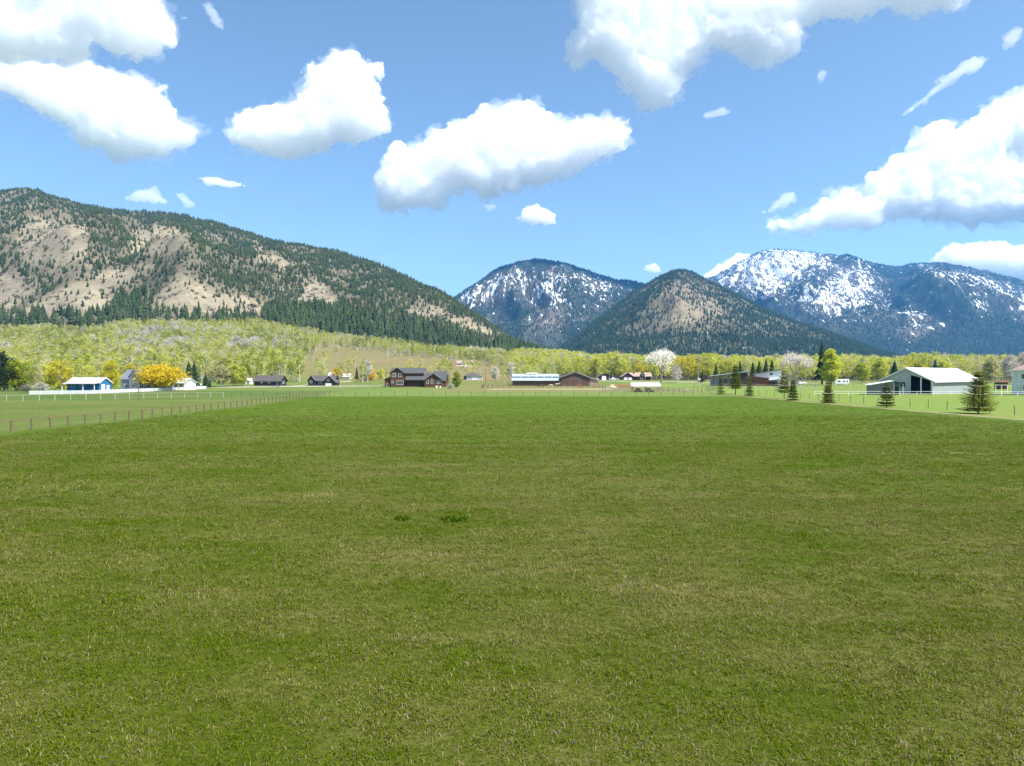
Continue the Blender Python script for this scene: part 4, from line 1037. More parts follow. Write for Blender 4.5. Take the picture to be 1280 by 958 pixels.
fence('dark_post_fence', 'close-set dark post fence between the hay shelter and the young conifers', [(46,216),(54,214),(62,218),(70,232)], 1.7, 1.5, M['steelpost'], (.5, 1.4), M['steelpost'], (.9,), .055, (.02, .03))
fence('verge_wire_fence', 'thin wire fence just behind the row of spruces', [(68,78),(67.2,110),(66,134),(66,160),(64,190)], 4.6, 1.3, M['steelpost'], (), None, (.4, .8, 1.2), .035)
fence('white_barn_fence', 'white pipe fence in front of the large pale barn', [(78,176),(100,174),(125,173),(150,174),(165,176)], 4.2, 1.15, M['vinyl'], (1.08, .55), M['vinyl'], (), .05, (.04, .05))
fence('white_pasture_fence', 'white pipe fence in the pasture behind the middle spruces', [(70,215),(96,214)], 4.2, 1.2, M['palepost'], (1.12,), M['palepost'], (), .035, (.02, .03))
fence('far_pasture_fence', 'grey rail fence in the pasture before the white trailer', [(70,250),(95,248),(122,246),(140,240)], 3.6, 1.25, M['greywood'], (.5, 1.1), M['greywood'], (), .06, (.03, .05))
fence('yard_fence', 'dark rail fence at the foot of the modern house and the split-roof barn', [(78,292),(100,290),(128,290),(150,292)], 3.4, 1.2, M['steelpost'], (.5, 1.1), M['greywood'], (), .05, (.03, .05))
fence('ranch_fence', 'pale rail fence under the big bare tree by the ranch house', [(62,330),(84,326),(104,330)], 3.6, 1.2, M['greywood'], (.5, 1.1), M['greywood'], (), .06, (.03, .05))
# poles
for px, py, h, lab in ((607, 483.5, 8.0, 'tall wooden pole beside the small grey garage'), (165.3, 490.5, 7.0, 'wooden pole in front of the grey-blue house'), (173.5, 501.5, 5.6, 'slim pole at the pale wire fence left of the orange willow'), (1232, 478, 9.5, 'bare pole standing behind the pale barn')):
    lc, s = spot(px, py)
    t = thing('utility_pole', lab, 'pole', lc, group='poles round the farms')
    MB().tube((0, 0, -.1), (0, 0, h), .12, .08, 8).build('shaft', M['pole'], t)
    MB().box(-.5, .5, -.05, .05, h-.6, h-.48).build('crossbar', M['pole'], t)

# ------------------------------------------------------------------ vehicles
def wheel(parent, x, y, r=.36, w_=.24):
    t = MB().tube((x, y-w_/2, r), (x, y+w_/2, r), r, r, 14).build('wheel', M['rubber'], parent)
    MB().tube((x, y-w_/2-.02, r), (x, y+w_/2+.02, r), r*.55, r*.55, 10).build('rim', M['chrome'], t)
def trailer(px, py, label, L=7.0, H=2.9):
    lc, s = spot(px, py)
    t = thing('camper_trailer', label, 'trailer', lc, R(3))
    prof = [(-L/2, .65), (-L/2+.1, .5), (L/2-.6, .5), (L/2, 1.2), (L/2, H-.25), (L/2-.3, H), (-L/2+.25, H), (-L/2, H-.2)]
    MB().prism(prof, -1.2, 1.2, 'y').build('body', M['carpaint'], t)
    for x, w_ in ((-1.4, 1.3), (.9, 1.0), (2.5, .8)): window(t, x, 1.5, w_, .75, -1.2, 'f', M['steelpost'])
    door(t, -2.7, .75, 1.8, -1.2, 'f', M['offwhite'], z=.6)
    for x in (-.5, .4):
        for y in (-1.0, 1.0): wheel(t, x, y)
    MB().tube((L/2-.3, 0, .6), (L/2+1.1, 0, .5), .07, .06, 6).build('hitch', M['steelpost'], t)
    MB().box(-L/2-.02, L/2-.55, -1.235, -1.203, .85, 1.0).build('stripe', M['greywall'], t)
trailer(1051, 481.6, 'white camper trailer with dark windows parked under the tall poplar')
def pickup(px, py, label, rz=0, col='carpaint'):
    lc, s = spot(px, py)
    t = thing('pickup_truck', label, 'pickup truck', lc, rz)
    MB().prism([(-2.8,.5),(2.75,.5),(2.8,.95),(2.6,1.12),(1.3,1.2),(-2.8,1.2)], -.95, .95, 'y').build('body', M[col], t)
    MB().prism([(-.9,1.203),(1.35,1.203),(.75,1.85),(-.7,1.85)], -.85, .85, 'y').build('cab', M[col], t)
    MB().prism([(-.72,1.28),(1.1,1.28),(.7,1.76),(-.6,1.76)], -.87, -.853, 'y').build('side_window', M['glass'], t)
    MB().box(-2.7, -1.0, -.8, .8, 1.201, 1.22).build('load_bed', M['rubber'], t)
    for x in (-1.8, 1.8):
        for y in (-.85, .85): wheel(t, x, y, .4)
    for y in (-.7, .7): MB().box(2.76, 2.83, y-.2, y+.2, .85, 1.05).build('headlight', M['chrome'], t)
    MB().box(2.72, 2.9, -.95, .95, .42, .62).build('bumper', M['chrome'], t)
pickup(1001, 480.8, 'white pickup truck parked to the right of the split-roof barn', R(15))
pickup(767, 475.8, 'pale pickup truck parked beside the dark gabled garage', R(170))
pickup(243, 483.5, 'white pickup truck half hidden by the dark spruces beyond the white garage', R(200))
lc, s = spot(247.5, 475.5)
t = thing('parked_van', 'white van parked among the trees above the dark spruces', 'van', lc, R(8))
MB().prism([(-2.6,.4),(2.6,.4),(2.65,1.1),(1.9,1.35),(1.4,2.2),(-2.5,2.25),(-2.65,1.9)], -.95, .95, 'y').build('body', M['carpaint'], t)
MB().prism([(-.2,1.4),(1.6,1.4),(1.25,2.0),(-.2,2.0)], -.965, -.953, 'y').build('side_window', M['glass'], t)
for x in (-1.7, 1.7):
    for y in (-.85, .85): wheel(t, x, y, .35)

# ------------------------------------------------------------------ horses
def horse(px, py, label, coat, rz, grazing, mane_col, scale=1.0):
    lc, s = spot(px, py)
    t = thing('horse', label, 'horse', lc, rz, 'horses along the corral fence'); t.scale = (scale,)*3
    V, E, Rd = [], [], []
    def add(p, r, frm=None):
        V.append(p); Rd.append(r)
        if frm is not None: E.append((frm, len(V)-1))
        return len(V)-1
    c = add((0, 0, 1.12), .29)
    ch = add((.42, 0, 1.10), .31, c); sh = add((.68, 0, 1.16), .26, ch)
    lo = add((-.35, 0, 1.16), .28, c); rp = add((-.68, 0, 1.18), .29, lo); tlb = add((-.92, 0, 1.16), .16, rp)
    if grazing:
        n1 = add((.98, 0, 1.05), .17, sh); n2 = add((1.22, 0, .72), .13, n1); h1 = add((1.34, 0, .45), .125, n2); h2 = add((1.40, 0, .25), .085, h1); add((1.42, 0, .10), .07, h2)
        poll = (1.27, 0, .60)
    else:
        n1 = add((.95, 0, 1.42), .17, sh); n2 = add((1.15, 0, 1.66), .125, n1); h1 = add((1.33, 0, 1.66), .125, n2); h2 = add((1.54, 0, 1.48), .085, h1); add((1.66, 0, 1.38), .07, h2)
        poll = (1.2, 0, 1.76)
    for sy in (-1, 1):
        st_ = .1*sy if grazing else 0.04*sy
        e = add((.60, .15*sy, .92), .13, sh); k = add((.60+st_, .15*sy, .50), .065, e); f_ = add((.58+st_, .15*sy, .12), .045, k); add((.64+st_, .15*sy, .03), .06, f_)
        g_ = add((-.66, .16*sy, .92), .17, rp); kn = add((-.54, .16*sy, .74), .11, g_); hk = add((-.78+st_, .15*sy, .48), .06, kn); fl = add((-.70+st_, .15*sy, .12), .045, hk); add((-.64+st_, .15*sy, .03), .06, fl)
    me = bpy.data.meshes.new('horse_body'); me.from_pydata(V, E, [])
    o = link('body', me, t, coat)
    sm = o.modifiers.new('skin', 'SKIN'); o.modifiers.new('round', 'SUBSURF').levels = 1
    o.modifiers['round'].render_levels = 1
    for i, sv in enumerate(me.skin_vertices[0].data): sv.radius = (Rd[i], Rd[i]); sv.use_root = (i == 0)
    for p in me.polygons: p.use_smooth = True
    mn = MB(); a = Vector((.72, 0, 1.45)); b_ = Vector(poll)
    for k in range(7):
        p = a.lerp(b_, k/7); q_ = a.lerp(b_, (k+1.15)/7)
        mn.hull([(p.x, -.07, p.z-.22), (q_.x, -.07, q_.z-.22), (q_.x, .05, q_.z-.2), (p.x, .05, p.z-.2)], [(p.x, -.05, p.z+.03), (q_.x, -.05, q_.z+.03), (q_.x, .03, q_.z+.03), (p.x, .03, p.z+.03)])
    mn.build('mane', mane_col, t)
    MB().tube((-.93, 0, 1.22), (-1.06, 0, .98), .06, .09, 6).tube((-1.06, 0, .98), (-1.04, 0, .45), .09, .02, 6).build('tail', mane_col, t)
    ears = MB()
    for sy in (-1, 1): ears.tube((poll[0], .06*sy, poll[2]-.02), (poll[0]+.02, .08*sy, poll[2]+.16), .045, .008, 5)
    ears.build('ears', coat, t)
C_br = plain('dark_brown_coat', (0.06, 0.028, 0.018), .8, .15); C_cr = plain('cream_coat', (0.62, 0.47, 0.33), .8, .1); C_pk = plain('pale_roan_coat', (0.45, 0.29, 0.23), .8, .12); C_ch = plain('chestnut_coat', (0.24, 0.075, 0.025), .8, .15)
horse(676.5, 485.0, 'dark brown horse grazing at the corral, beside the cream horse', C_br, R(186), True, C_br)
horse(688.5, 485.2, 'cream horse with its head down in front of the riding barn', C_cr, R(172), True, C_cr)
horse(696.5, 483.6, 'pale roan horse standing just behind the cream horse', C_pk, R(10), False, C_br)
horse(725.0, 485.8, 'chestnut horse standing in front of the big barn door', C_ch, R(183), False, C_ch)
# ------------------------------------------------------------------ broadleaf trees
def leaf_mat(name, a, b_, trans=0.45, var=0.35):
    m, nt, b = new_mat(name); nt.nodes.remove(b); out = nt.nodes['Material Output']
    oi = N(nt, 'ShaderNodeObjectInfo'); geo = N(nt, 'ShaderNodeNewGeometry')
    c = mixc(nt, oi.outputs['Random'], a, b_)
    f = noise(nt, geo.outputs['Position'], 0.35, 3, 0.6)
    c = mixc(nt, 1.0, c, ramp(nt, f, [(0.3, 1-var*.6), (0.7, 1+var*.5)]), 'MULTIPLY')
    d = N(nt, 'ShaderNodeBsdfDiffuse'); t = N(nt, 'ShaderNodeBsdfTranslucent'); mx = N(nt, 'ShaderNodeMixShader')
    mx.inputs[0].default_value = trans
    nt.links.new(c, d.inputs[0]); nt.links.new(c, t.inputs[0])
    nt.links.new(d.outputs[0], mx.inputs[1]); nt.links.new(t.outputs[0], mx.inputs[2]); nt.links.new(mx.outputs[0], out.inputs[0])
    return m
L_lime = leaf_mat('spring_lime_leaves', (0.40, 0.44, 0.06), (0.58, 0.58, 0.13))
L_green = leaf_mat('olive_green_leaves', (0.20, 0.25, 0.022), (0.29, 0.33, 0.035))
L_yellow = leaf_mat('yellow_green_leaves', (0.52, 0.48, 0.045), (0.60, 0.49, 0.055))
L_orange = leaf_mat('golden_orange_catkins', (0.58, 0.43, 0.025), (0.64, 0.50, 0.035), 0.3, .35)
L_pale = leaf_mat('pale_opening_leaves', (0.46, 0.44, 0.20), (0.56, 0.52, 0.30))
L_bare = leaf_mat('bare_grey_twigs', (0.38, 0.36, 0.29), (0.50, 0.47, 0.40), 0.1)
L_pink = leaf_mat('pinkish_bare_twigs', (0.54, 0.48, 0.43), (0.60, 0.54, 0.49), 0.15)
L_white = leaf_mat('whitish_bare_twigs', (0.70, 0.66, 0.60), (0.74, 0.70, 0.65), 0.2)
L_dark = leaf_mat('dark_evergreen_leaves', (0.020, 0.034, 0.016), (0.035, 0.05, 0.02), 0.1)
L_spruce = leaf_mat('young_spruce_needles', (0.15, 0.19, 0.03), (0.20, 0.24, 0.04), 0.3, .3)
L_pine = leaf_mat('pine_needles_yellowish', (0.21, 0.225, 0.03), (0.26, 0.265, 0.04), 0.3, .3)
B_pale = plain('pale_aspen_bark', (0.52, 0.50, 0.43), .9, .2, 2, stretch=(1, 1, 4)); B_dark = plain('brown_bark', (0.10, 0.075, 0.055), .95, .3, 4, stretch=(4, 4, 1))
B_grey = plain('grey_bark', (0.22, 0.19, 0.165), .95, .25, 4, stretch=(4, 4, 1))

def limb(mb, p, q, r0, r1, n=4): mb.tube(p, q, r0, r1, n)
def crown_cards(V, Fc, r, centre, rad, n, size, flat=1.0, twig=False):
    for _ in range(n):
        d = Vector((r.gauss(0, 1), r.gauss(0, 1), r.gauss(0, 1))); d = d/max(1e-6, d.length)*rad*(r.random()**.4)
        c = Vector(centre) + Vector((d.x, d.y, d.z*flat))
        if twig:
            u = (d.normalized()*.7 + Vector((r.gauss(0, .4), r.gauss(0, .4), .5 + r.gauss(0, .4)))).normalized()*size*r.uniform(.7, 1.5)
            v = u.orthogonal().normalized()*size*.09
            b = len(V); V += [tuple(c-v), tuple(c+v), tuple(c+u)]; Fc.append((b, b+1, b+2))
        else:
            u = Vector((r.gauss(0, 1), r.gauss(0, 1), r.gauss(0, .7))).normalized()*size*r.uniform(.8, 1.7)
            v = u.orthogonal().normalized(); v.rotate(Matrix.Rotation(r.uniform(0, 6.28), 3, u)); v *= size*r.uniform(.45, .8)
            b = len(V); V += [tuple(c-u*.5), tuple(c+v*.6), tuple(c+u*.5)]; Fc.append((b, b+1, b+2))
def broadleaf(seed, width=.5, base=.22, clumps=34, per=9, size=.05, shape='oval', twig=False, stems=1, limbs=8, fork=.35, trunk_r=.014):
    """unit-high tree: (trunk mesh, crown mesh). Forking limbs end in clumps of leaf-sized faces."""
    r = random.Random(seed); tk = MB(); V, Fc = [], []; ends = []
    for s_ in range(stems):
        lean = Vector((r.gauss(0, .06), r.gauss(0, .06), 0)) if stems == 1 else Vector((width*.5*math.cos(6.28*s_/stems+seed)*.7, width*.5*math.sin(6.28*s_/stems+seed)*.5, 0))
        foot = Vector((lean.x*.25, lean.y*.25, -.02)); fk = Vector((lean.x*.55, lean.y*.55, fork)); top = Vector((lean.x, lean.y, .9 if stems == 1 else .75))
        tr = trunk_r if stems == 1 else trunk_r*.8
        limb(tk, foot, fk, tr, tr*.72, 6); limb(tk, fk, top, tr*.72, tr*.15, 5)
        for i in range(limbs):
            t = (i+.6)/limbs; p = fk.lerp(top, t*.75); a = i*2.4 + r.uniform(-.5, .5) + seed
            reach = width*.5*(1 - .55*t)*r.uniform(.6, 1.0)
            if shape == 'round': reach = width*.5*r.uniform(.65, 1.0)
            q = p + Vector((math.cos(a)*reach, math.sin(a)*reach, r.uniform(.08, .22)*(1.0 if shape != 'round' else .9)))
            limb(tk, p, p.lerp(q, .55) + Vector((0, 0, -.01)), tr*.4, tr*.25); limb(tk, p.lerp(q, .55) + Vector((0, 0, -.01)), q, tr*.25, tr*.06)
            ends.append(q)
    for k in range(clumps):
        z = r.random(); a = r.uniform(0, 6.28)
        zz = base + (1-base)*z
        if shape == 'oval': w_ = math.sin(math.pi*min(1, (z*.86+.12)))**.7
        elif shape == 'tall': w_ = (min(1, z*3+.35))*(1-z**2.2)**.6
        elif shape == 'round': w_ = math.sqrt(max(0, 1-(z*1.8-.85)**2))
        else: w_ = 1-z*.8
        rr = width*.5*w_*math.sqrt(r.random())*r.uniform(.75, 1.12)
        c = (rr*math.cos(a), rr*math.sin(a), min(.985, zz))
        if k < len(ends) and r.random() < .7: c = ends[k]
        crown_cards(V, Fc, r, c, width*r.uniform(.09, .17), per, size, .8, twig)
    return tk.mesh('trunk'), new_mesh('crown', V, Fc)

def place_tree(name, label, px, py, h, proto, leaf, bark, wscale=1.0, rz=None, group=None, Y=None, cat='tree'):
    lc, s = spot(px, py, Y)
    t = thing(name, label, cat, (lc[0], lc[1], lc[2]-.08), rz if rz is not None else random.uniform(0, 6.28), group)
    t.scale = (h*wscale, h*wscale, h)
    tk, cr = proto
    a = link('trunk', tk.copy(), t, bark); b = link('crown', cr.copy(), t, leaf)
    return t

# ---- the row of young conifers along the verge
def spruce(name, label, X, Y, h, w, seed, levels=13, per=9, low=.06, droop=.18, leaf=None, gaps=.12, bark=None, spray=.13, top=1.0, lopsided=0.0):
    r = random.Random(seed); z0 = gz(X, Y)
    t = thing(name, label, 'tree', (X, Y, z0), 0, 'young conifers along the field verge')
    tk = MB().tube((0, 0, -.1), (0, 0, h*.6), .022*h*.55+.03, .02*h*.4+.01, 8).tube((0, 0, h*.6), (0, 0, h*.985), .02*h*.4+.01, .01, 6)
    V, Fc = [], []
    def tri(a, b_, c):
        k = len(V); V.extend([tuple(a), tuple(b_), tuple(c)]); Fc.append((k, k+1, k+2))
    levels = int(levels*1.5)
    for L in range(levels):
        f = (L + r.uniform(-.25, .25))/levels; f = max(0, f)
        z = h*(low + (1-low)*f*.97)
        reach0 = w*.5*(1-f)**.85 + .05*w
        n = max(5, int(1.35*per*(1-.4*f)))
        for k in range(n):
            if r.random() < gaps: continue
            a = 6.283*(k + r.uniform(-.3, .3))/n + L*1.3
            reach = reach0*r.uniform(.68, 1.12)*(1 + lopsided*math.cos(a-2.6))
            d = Vector((math.cos(a), math.sin(a), 0)); sd = Vector((-d.y, d.x, 0))
            rise = .30*reach*(f) - droop*reach*(1-f)*.6
            pts = []
            m = 7
            for i in range(m+1):
                u = i/m
                pts.append(Vector((0, 0, z)) + d*reach*u + Vector((0, 0, rise*u + .16*reach*u*u*(1 if f < .7 else .4))))
            limb(tk, pts[0], pts[-1], .012*h*.3+.008, .004, 3)
            for i in range(m):
                p, q = pts[i], pts[i+1]; wd = spray*w*(1-.6*(i/m))*r.uniform(.7, 1.2)*(1 - .35*f)
                for sg in (-1, 1):
                    for rep in (0, 1, 2):
                        o_ = p.lerp(q, r.random()); tip = o_ + sd*sg*wd*r.uniform(.7, 1.2) + d*wd*r.uniform(.3, .9) + Vector((0, 0, r.uniform(-.35, .12)*wd))
                        tri(o_, o_ + d*wd*.28 + Vector((0, 0, r.uniform(-.05, .05)*wd)), tip)
                        tri(o_.lerp(tip, .3), o_.lerp(tip, .75) + Vector((0, 0, -.22*wd)), tip)
            for i in range(3): tri(pts[-1], pts[-1] + sd*r.uniform(-.05, .05)*w, pts[-1] + d*.06*w + Vector((0, 0, r.uniform(-.02, .06)*w)))
    link('trunk', tk.mesh('trunk'), t, bark or B_dark); link('crown', new_mesh('crown', V, Fc), t, leaf or L_spruce)
    return t
def vx(px, py):
    Y = F*CAM_H/(py-HY); return wx(px, Y), Y
x, y = vx(1223.5, 517.3); spruce('spruce_tree', 'largest spruce of the row, sparse and see-through, nearest the camera', x, y, 6.15, 4.9, 1, 13, 9, .09, .22, gaps=.16, leaf=L_pine, spray=.10)
x, y = vx(1108.5, 510.0); spruce('spruce_tree', 'layered spruce with spreading low boughs in front of the lean-to shed', x, y, 4.35, 2.9, 2, 9, 9, .08, .25, gaps=.08, spray=.15)
x, y = vx(1035.5, 504.4); spruce('spruce_tree', 'small cone-shaped spruce below the white camper trailer', x, y, 4.5, 2.7, 3, 11, 10, .05, .2, leaf=L_pine, spray=.16)
x, y = vx(991.5, 501.0); spruce('spruce_tree', 'squat bushy spruce right of the gappy young pine', x, y, 4.6, 2.5, 4, 11, 10, .03, .2, spray=.17)
x, y = vx(980.5, 499.4); spruce('pine_tree', 'gappy young pine with a bare lower trunk, lopsided to one side', x, y, 6.6, 3.6, 5, 8, 6, .24, -.1, gaps=.34, leaf=L_pine, bark=B_grey, spray=.17, lopsided=.35)
x, y = vx(937.0, 496.0); spruce('spruce_tree', 'slim spruce at the right end of the modern house', x, y, 5.4, 2.3, 6, 12, 9, .04, .2, spray=.16)
x, y = vx(919.5, 493.7); spruce('pine_tree', 'tall pine with a clear trunk in front of the middle of the modern house', x, y, 8.4, 3.9, 7, 12, 8, .22, .1, gaps=.14, spray=.16)
x, y = vx(901.0, 493.5); spruce('spruce_tree', 'narrow ragged spruce at the left end of the modern house', x, y, 5.5, 2.4, 8, 10, 8, .05, .25, gaps=.2, spray=.16)

# ---- single trees round the farms
will = broadleaf(11, 2.0, .34, 260, 26, .10, 'round', stems=4, limbs=9, fork=.3, trunk_r=.03)
place_tree('willow_tree', 'broad golden-orange willow in front of the white garage', 201, 488.9, 7.7, will, L_orange, B_dark, .94, 2.2)
ro = [broadleaf(20+i, .95, .08, 130, 17, .085, 'round', limbs=9, fork=.2) for i in range(3)]
ov = [broadleaf(30+i, .62, .14, 130, 16, .075, 'oval', limbs=10, fork=.25) for i in range(3)]
ta = [broadleaf(40+i, .42, .12, 150, 16, .065, 'tall', limbs=10, fork=.3) for i in range(3)]
bt = [broadleaf(50+i, .6, .2, 140, 16, .10, 'oval', twig=True, limbs=12, fork=.22) for i in range(3)]
for nm, lab, px, py, h, pr, lf, bk, ws in (
  ('yellow_tree', 'orange-tinged yellow tree right behind the blue shed', 74, 486.5, 10.2, ro[0], L_yellow, B_grey, .95),
  ('yellow_tree', 'rounded yellow-green tree between the blue shed and the grey-blue house', 139, 486.0, 10.4, ro[1], L_yellow, B_grey, .82),
  ('round_tree', 'olive-green round tree left of the blue shed', 23, 489.0, 9.8, ro[2], L_green, B_grey, .98),
  ('lime_tree', 'lime-green tree between the round olive tree and the blue shed', 58, 486.0, 9.0, ro[0], L_lime, B_grey, .8),
  ('lime_tree', 'lime-green tree over the right end of the blue shed', 112, 485.0, 8.8, ro[2], L_lime, B_grey, .85),
  ('dark_tree', 'dark broad evergreen cut by the left edge of the picture', -4, 489.5, 12.0, ro[1], L_dark, B_dark, .8),
  ('dark_tree', 'dark ragged evergreen between the left edge and the round olive tree', 13, 487.5, 11.0, ov[1], L_dark, B_dark, .9),
  ('bare_tree', 'pale bare tree beside the round olive tree', 45, 487.0, 8.2, bt[0], L_pale, B_pale, .9),
  ('yellow_tree', 'small yellow tree above the roof of the grey-blue house', 163, 481.5, 9.0, ro[1], L_yellow, B_grey, .7),
  ('pale_tree', 'whitish just-budding tree right of the dark spruces', 277, 483.8, 9.0, ov[0], L_pale, B_pale, 1.25),
  ('lime_tree', 'bright lime tree beside the whitish budding tree', 291, 483.0, 9.6, ov[1], L_lime, B_pale, 1.2),
  ('pale_tree', 'pale lime tree left of the long black cabin', 303, 482.5, 8.2, ov[2], L_lime, B_pale, 1.1),
  ('bush', 'grey leafless bush at the left end of the white fence', 51, 490.3, 2.8, bt[1], L_bare, B_grey, 2.3),
  ('bush', 'low grey bush under the round olive tree', 33, 490.6, 2.2, bt[2], L_bare, B_grey, 2.6),
  ('orange_tree', 'small orange tree above the white low building', 421, 474.2, 5.8, ro[0], L_orange, B_grey, 1.1),
  ('yellow_tree', 'soft orange-yellow tree between the dark fir and the log house', 464, 476.0, 5.8, ro[1], L_orange, B_grey, 1.05),
  ('pale_tree', 'pale yellow tree next to the dark fir', 456, 476.3, 5.4, ro[2], L_pale, B_grey, 1.0),
  ('lime_tree', 'lime tree rising behind the left wing of the log house', 476, 475.5, 6.2, ov[0], L_lime, B_grey, 1.1),
  ('olive_tree', 'yellow-olive tree standing right of the log house', 571, 485.4, 6.6, ov[1], L_green, B_dark, .95),
  ('pale_tree', 'thin pale tree between the log house and the olive tree', 560, 483.0, 6.0, bt[0], L_pale, B_pale, .9),
  ('bush', 'greyish bush at the right corner of the log house', 563, 486.3, 2.0, bt[1], L_bare, B_grey, 2.2),
  ('bare_tree', 'small leafless tree right of the little grey garage', 619, 476.5, 7.5, bt[2], L_bare, B_grey, 1.0),
  ('pale_tree', 'whitish bare tree right of the big bare cottonwood', 845.5, 479.0, 9.4, bt[1], L_pink, B_grey, .95),
  ('poplar_tree', 'tall bright lime poplar beside the white camper trailer', 1038, 482.0, 17.0, ta[0], leaf_mat('poplar_leaves', (0.56, 0.58, 0.07), (0.60, 0.62, 0.09), .5), B_grey, 1.38),
  ('pale_tree', 'tall pale lime tree left of the lean-to shed', 1099, 479.0, 14.0, ov[2], L_lime, B_pale, 1.0),
  ('pale_tree', 'tall pale green tree rising behind the largest spruce', 1238, 478.5, 15.0, ov[0], L_pale, B_grey, .9),
  ('bare_tree', 'pinkish bare tree left of the white house roof', 1262, 479.0, 14.5, bt[2], L_pink, B_grey, 1.0),
  ('bare_tree', 'pale bare tree behind the white house roof at the right edge', 1281, 479.0, 16.0, bt[0], L_pink, B_grey, 1.0),
  ('lime_tree', 'broad lime tree behind the pale barn ridge', 1180, 478.0, 12.5, ov[1], L_lime, B_grey, 1.38),
  ('lime_tree', 'lime tree standing left of the pale barn', 1077, 479.5, 11.5, ov[0], L_lime, B_grey, 1.3),
  ('bush', 'dark clipped bush on the meadow below the tan meadow house', 551, 463.0, 3.4, ro[2], L_bare, B_grey, 1.7),
  ('bush', 'bright green bush left of the tan meadow house', 557, 457.5, 6.2, ro[0], L_lime, B_grey, 1.38),
):
    place_tree(nm, lab, px, py, h, pr, lf, bk, ws, cat='bush' if nm == 'bush' else 'tree')

# big bare cottonwoods, grown limb by limb
def cottonwood(px, py, h, label, seed, tw=L_pink, spread=1.0, depth=5):
    r = random.Random(seed); tk = MB(); V, Fc = [], []
    def grow(p, d, L, rad, k):
        q = p + d*L; tk.tube(p, q, rad, rad*.7, 6 if k > 3 else 3)
        if k <= 2: crown_cards(V, Fc, r, q, L*.9, 9, L*.75, .9, True)
        if k == 0: return
        n = 3 if k > 1 else 2
        for i in range(n):
            a = 6.283*i/n + r.uniform(-.6, .6); tilt = r.uniform(.35, .75)*spread
            u = d.orthogonal().normalized(); u.rotate(Matrix.Rotation(a, 3, d))
            nd = (d*math.cos(tilt) + u*math.sin(tilt) + Vector((0, 0, .12))).normalized()
            grow(q, nd, L*r.uniform(.68, .84), rad*.62, k-1)
    grow(Vector((0, 0, -.2)), Vector((.02, 0, 1)), h*.27, h*.028, depth)
    lc, s = spot(px, py); t = thing('cottonwood_tree', label, 'tree', lc)
    link('trunk', tk.mesh('trunk'), t, B_grey); link('crown', new_mesh('crown', V, Fc), t, tw)
cottonwood(826.5, 479.0, 20.0, 'big pale leafless cottonwood with a forked trunk right of the ranch house', 5, L_white, 1.12)
cottonwood(993.5, 478.8, 17.5, 'greyish leafless cottonwood behind the white pickup truck', 9)

# dark evergreens round the farms
FIR_D = [conifer_mesh('dark_fir', 6, 8, 70+i, w_) for i, w_ in enumerate((.16, .2, .24, .3))]
for lab, px, py, h, k in (
  ('dark slim fir between the white low building and the log house', 446, 476.0, 6.2, 0), ('dark fir behind the rounded yellow trees above the blue shed', 95.5, 468.0, 9.0, 3),
  ('tall dark fir at the left edge behind the round olive tree', 5, 488.0, 11.5, 1), ('dark fir touching the right side of the orange willow', 236, 486.6, 8.6, 3), ('second dark fir beyond the orange willow, taller top', 243, 485.5, 8.8, 2),
  ('dark fir beside the parked white van', 257, 485.3, 4.6, 3), ('low dark fir at the end of the dark clump by the white pickup', 262, 485.5, 3.2, 3), ('dark fir left of the modern house roof', 895, 480.5, 9.0, 2),
  ('tall black-green fir pressed against the lime poplar', 1027.5, 480.8, 19.0, 0), ('broad dark fir left of the lean-to shed roof', 1118, 478.5, 11.0, 3), ('thin dark fir poking above the pale barn roof', 1169, 478.0, 11.5, 2),
  ('first of the four dark pines behind the split-roof barn', 941, 478.5, 10.0, 2), ('second of the four dark pines behind the split-roof barn', 949, 478.5, 10.4, 2), ('third and tallest dark pine behind the split-roof barn', 957.5, 478.3, 11.6, 2), ('fourth dark pine behind the split-roof barn', 965, 478.3, 11.4, 2),
  ('tall thin fir above the ridge of the modern house', 925, 478.5, 10.6, 1), ('small dark fir left of the riding barn roof', 641, 476.0, 4.5, 3), ('dark fir above the riding barn, pointed', 683, 474.0, 7.2, 2), ('small fir in the pasture left of the modern house', 878, 479.0, 6.5, 1)):
    lc, s = spot(px, py); t = thing('fir_tree', lab, 'tree', lc, random.uniform(0, 6), 'dark firs round the farms')
    h *= 1.22; t.scale = (h, h, h)
    a = link('crown', FIR_D[k], t); a.data = FIR_D[k].copy(); a.data.materials.append(L_dark)
    link('trunk', MB().tube((0, 0, -.02), (0, 0, .5), .022, .012, 6).mesh('trunk'), t, B_dark)

# ---- aspen and cottonwood woods: 300 nearest as single trees, the rest as one mass each
ASP = []
def fused(pr, a, b_):
    """trunk and crown in one small mesh for trees too far off to show parts."""
    tk, cr = pr; bm = bmesh.new(); bm.from_mesh(tk); n = len(bm.faces); bm.from_mesh(cr); bm.faces.ensure_lookup_table()
    for i, f in enumerate(bm.faces): f.material_index = 0 if i < n else 1
    me = bpy.data.meshes.new('aspen_shape'); bm.to_mesh(me); bm.free(); me.materials.append(a); me.materials.append(b_); return me
def protos(leaf, bark, seeds, width, shape, twig=False, clumps=30, per=8, size=.07):
    return [fused(broadleaf(s_, width*random.uniform(.85, 1.15), random.uniform(.2, .38), clumps, per, size, shape, twig, limbs=4, fork=.35, trunk_r=.02), bark, leaf) for s_ in seeds]
P_lime = protos(L_lime, B_pale, range(100, 105), .40, 'tall'); P_green = protos(L_green, B_pale, range(110, 113), .42, 'oval')
P_bare = protos(L_bare, B_pale, range(120, 124), .40, 'oval', True, 34, 9, .12); P_pale = protos(L_pale, B_pale, range(130, 133), .46, 'oval', True, 30, 9, .1)
P_bright = protos(L_lime, B_grey, range(140, 144), .62, 'round', False, 36, 9, .075); P_yel = protos(L_yellow, B_grey, range(150, 152), .6, 'round', False, 34, 8, .075)

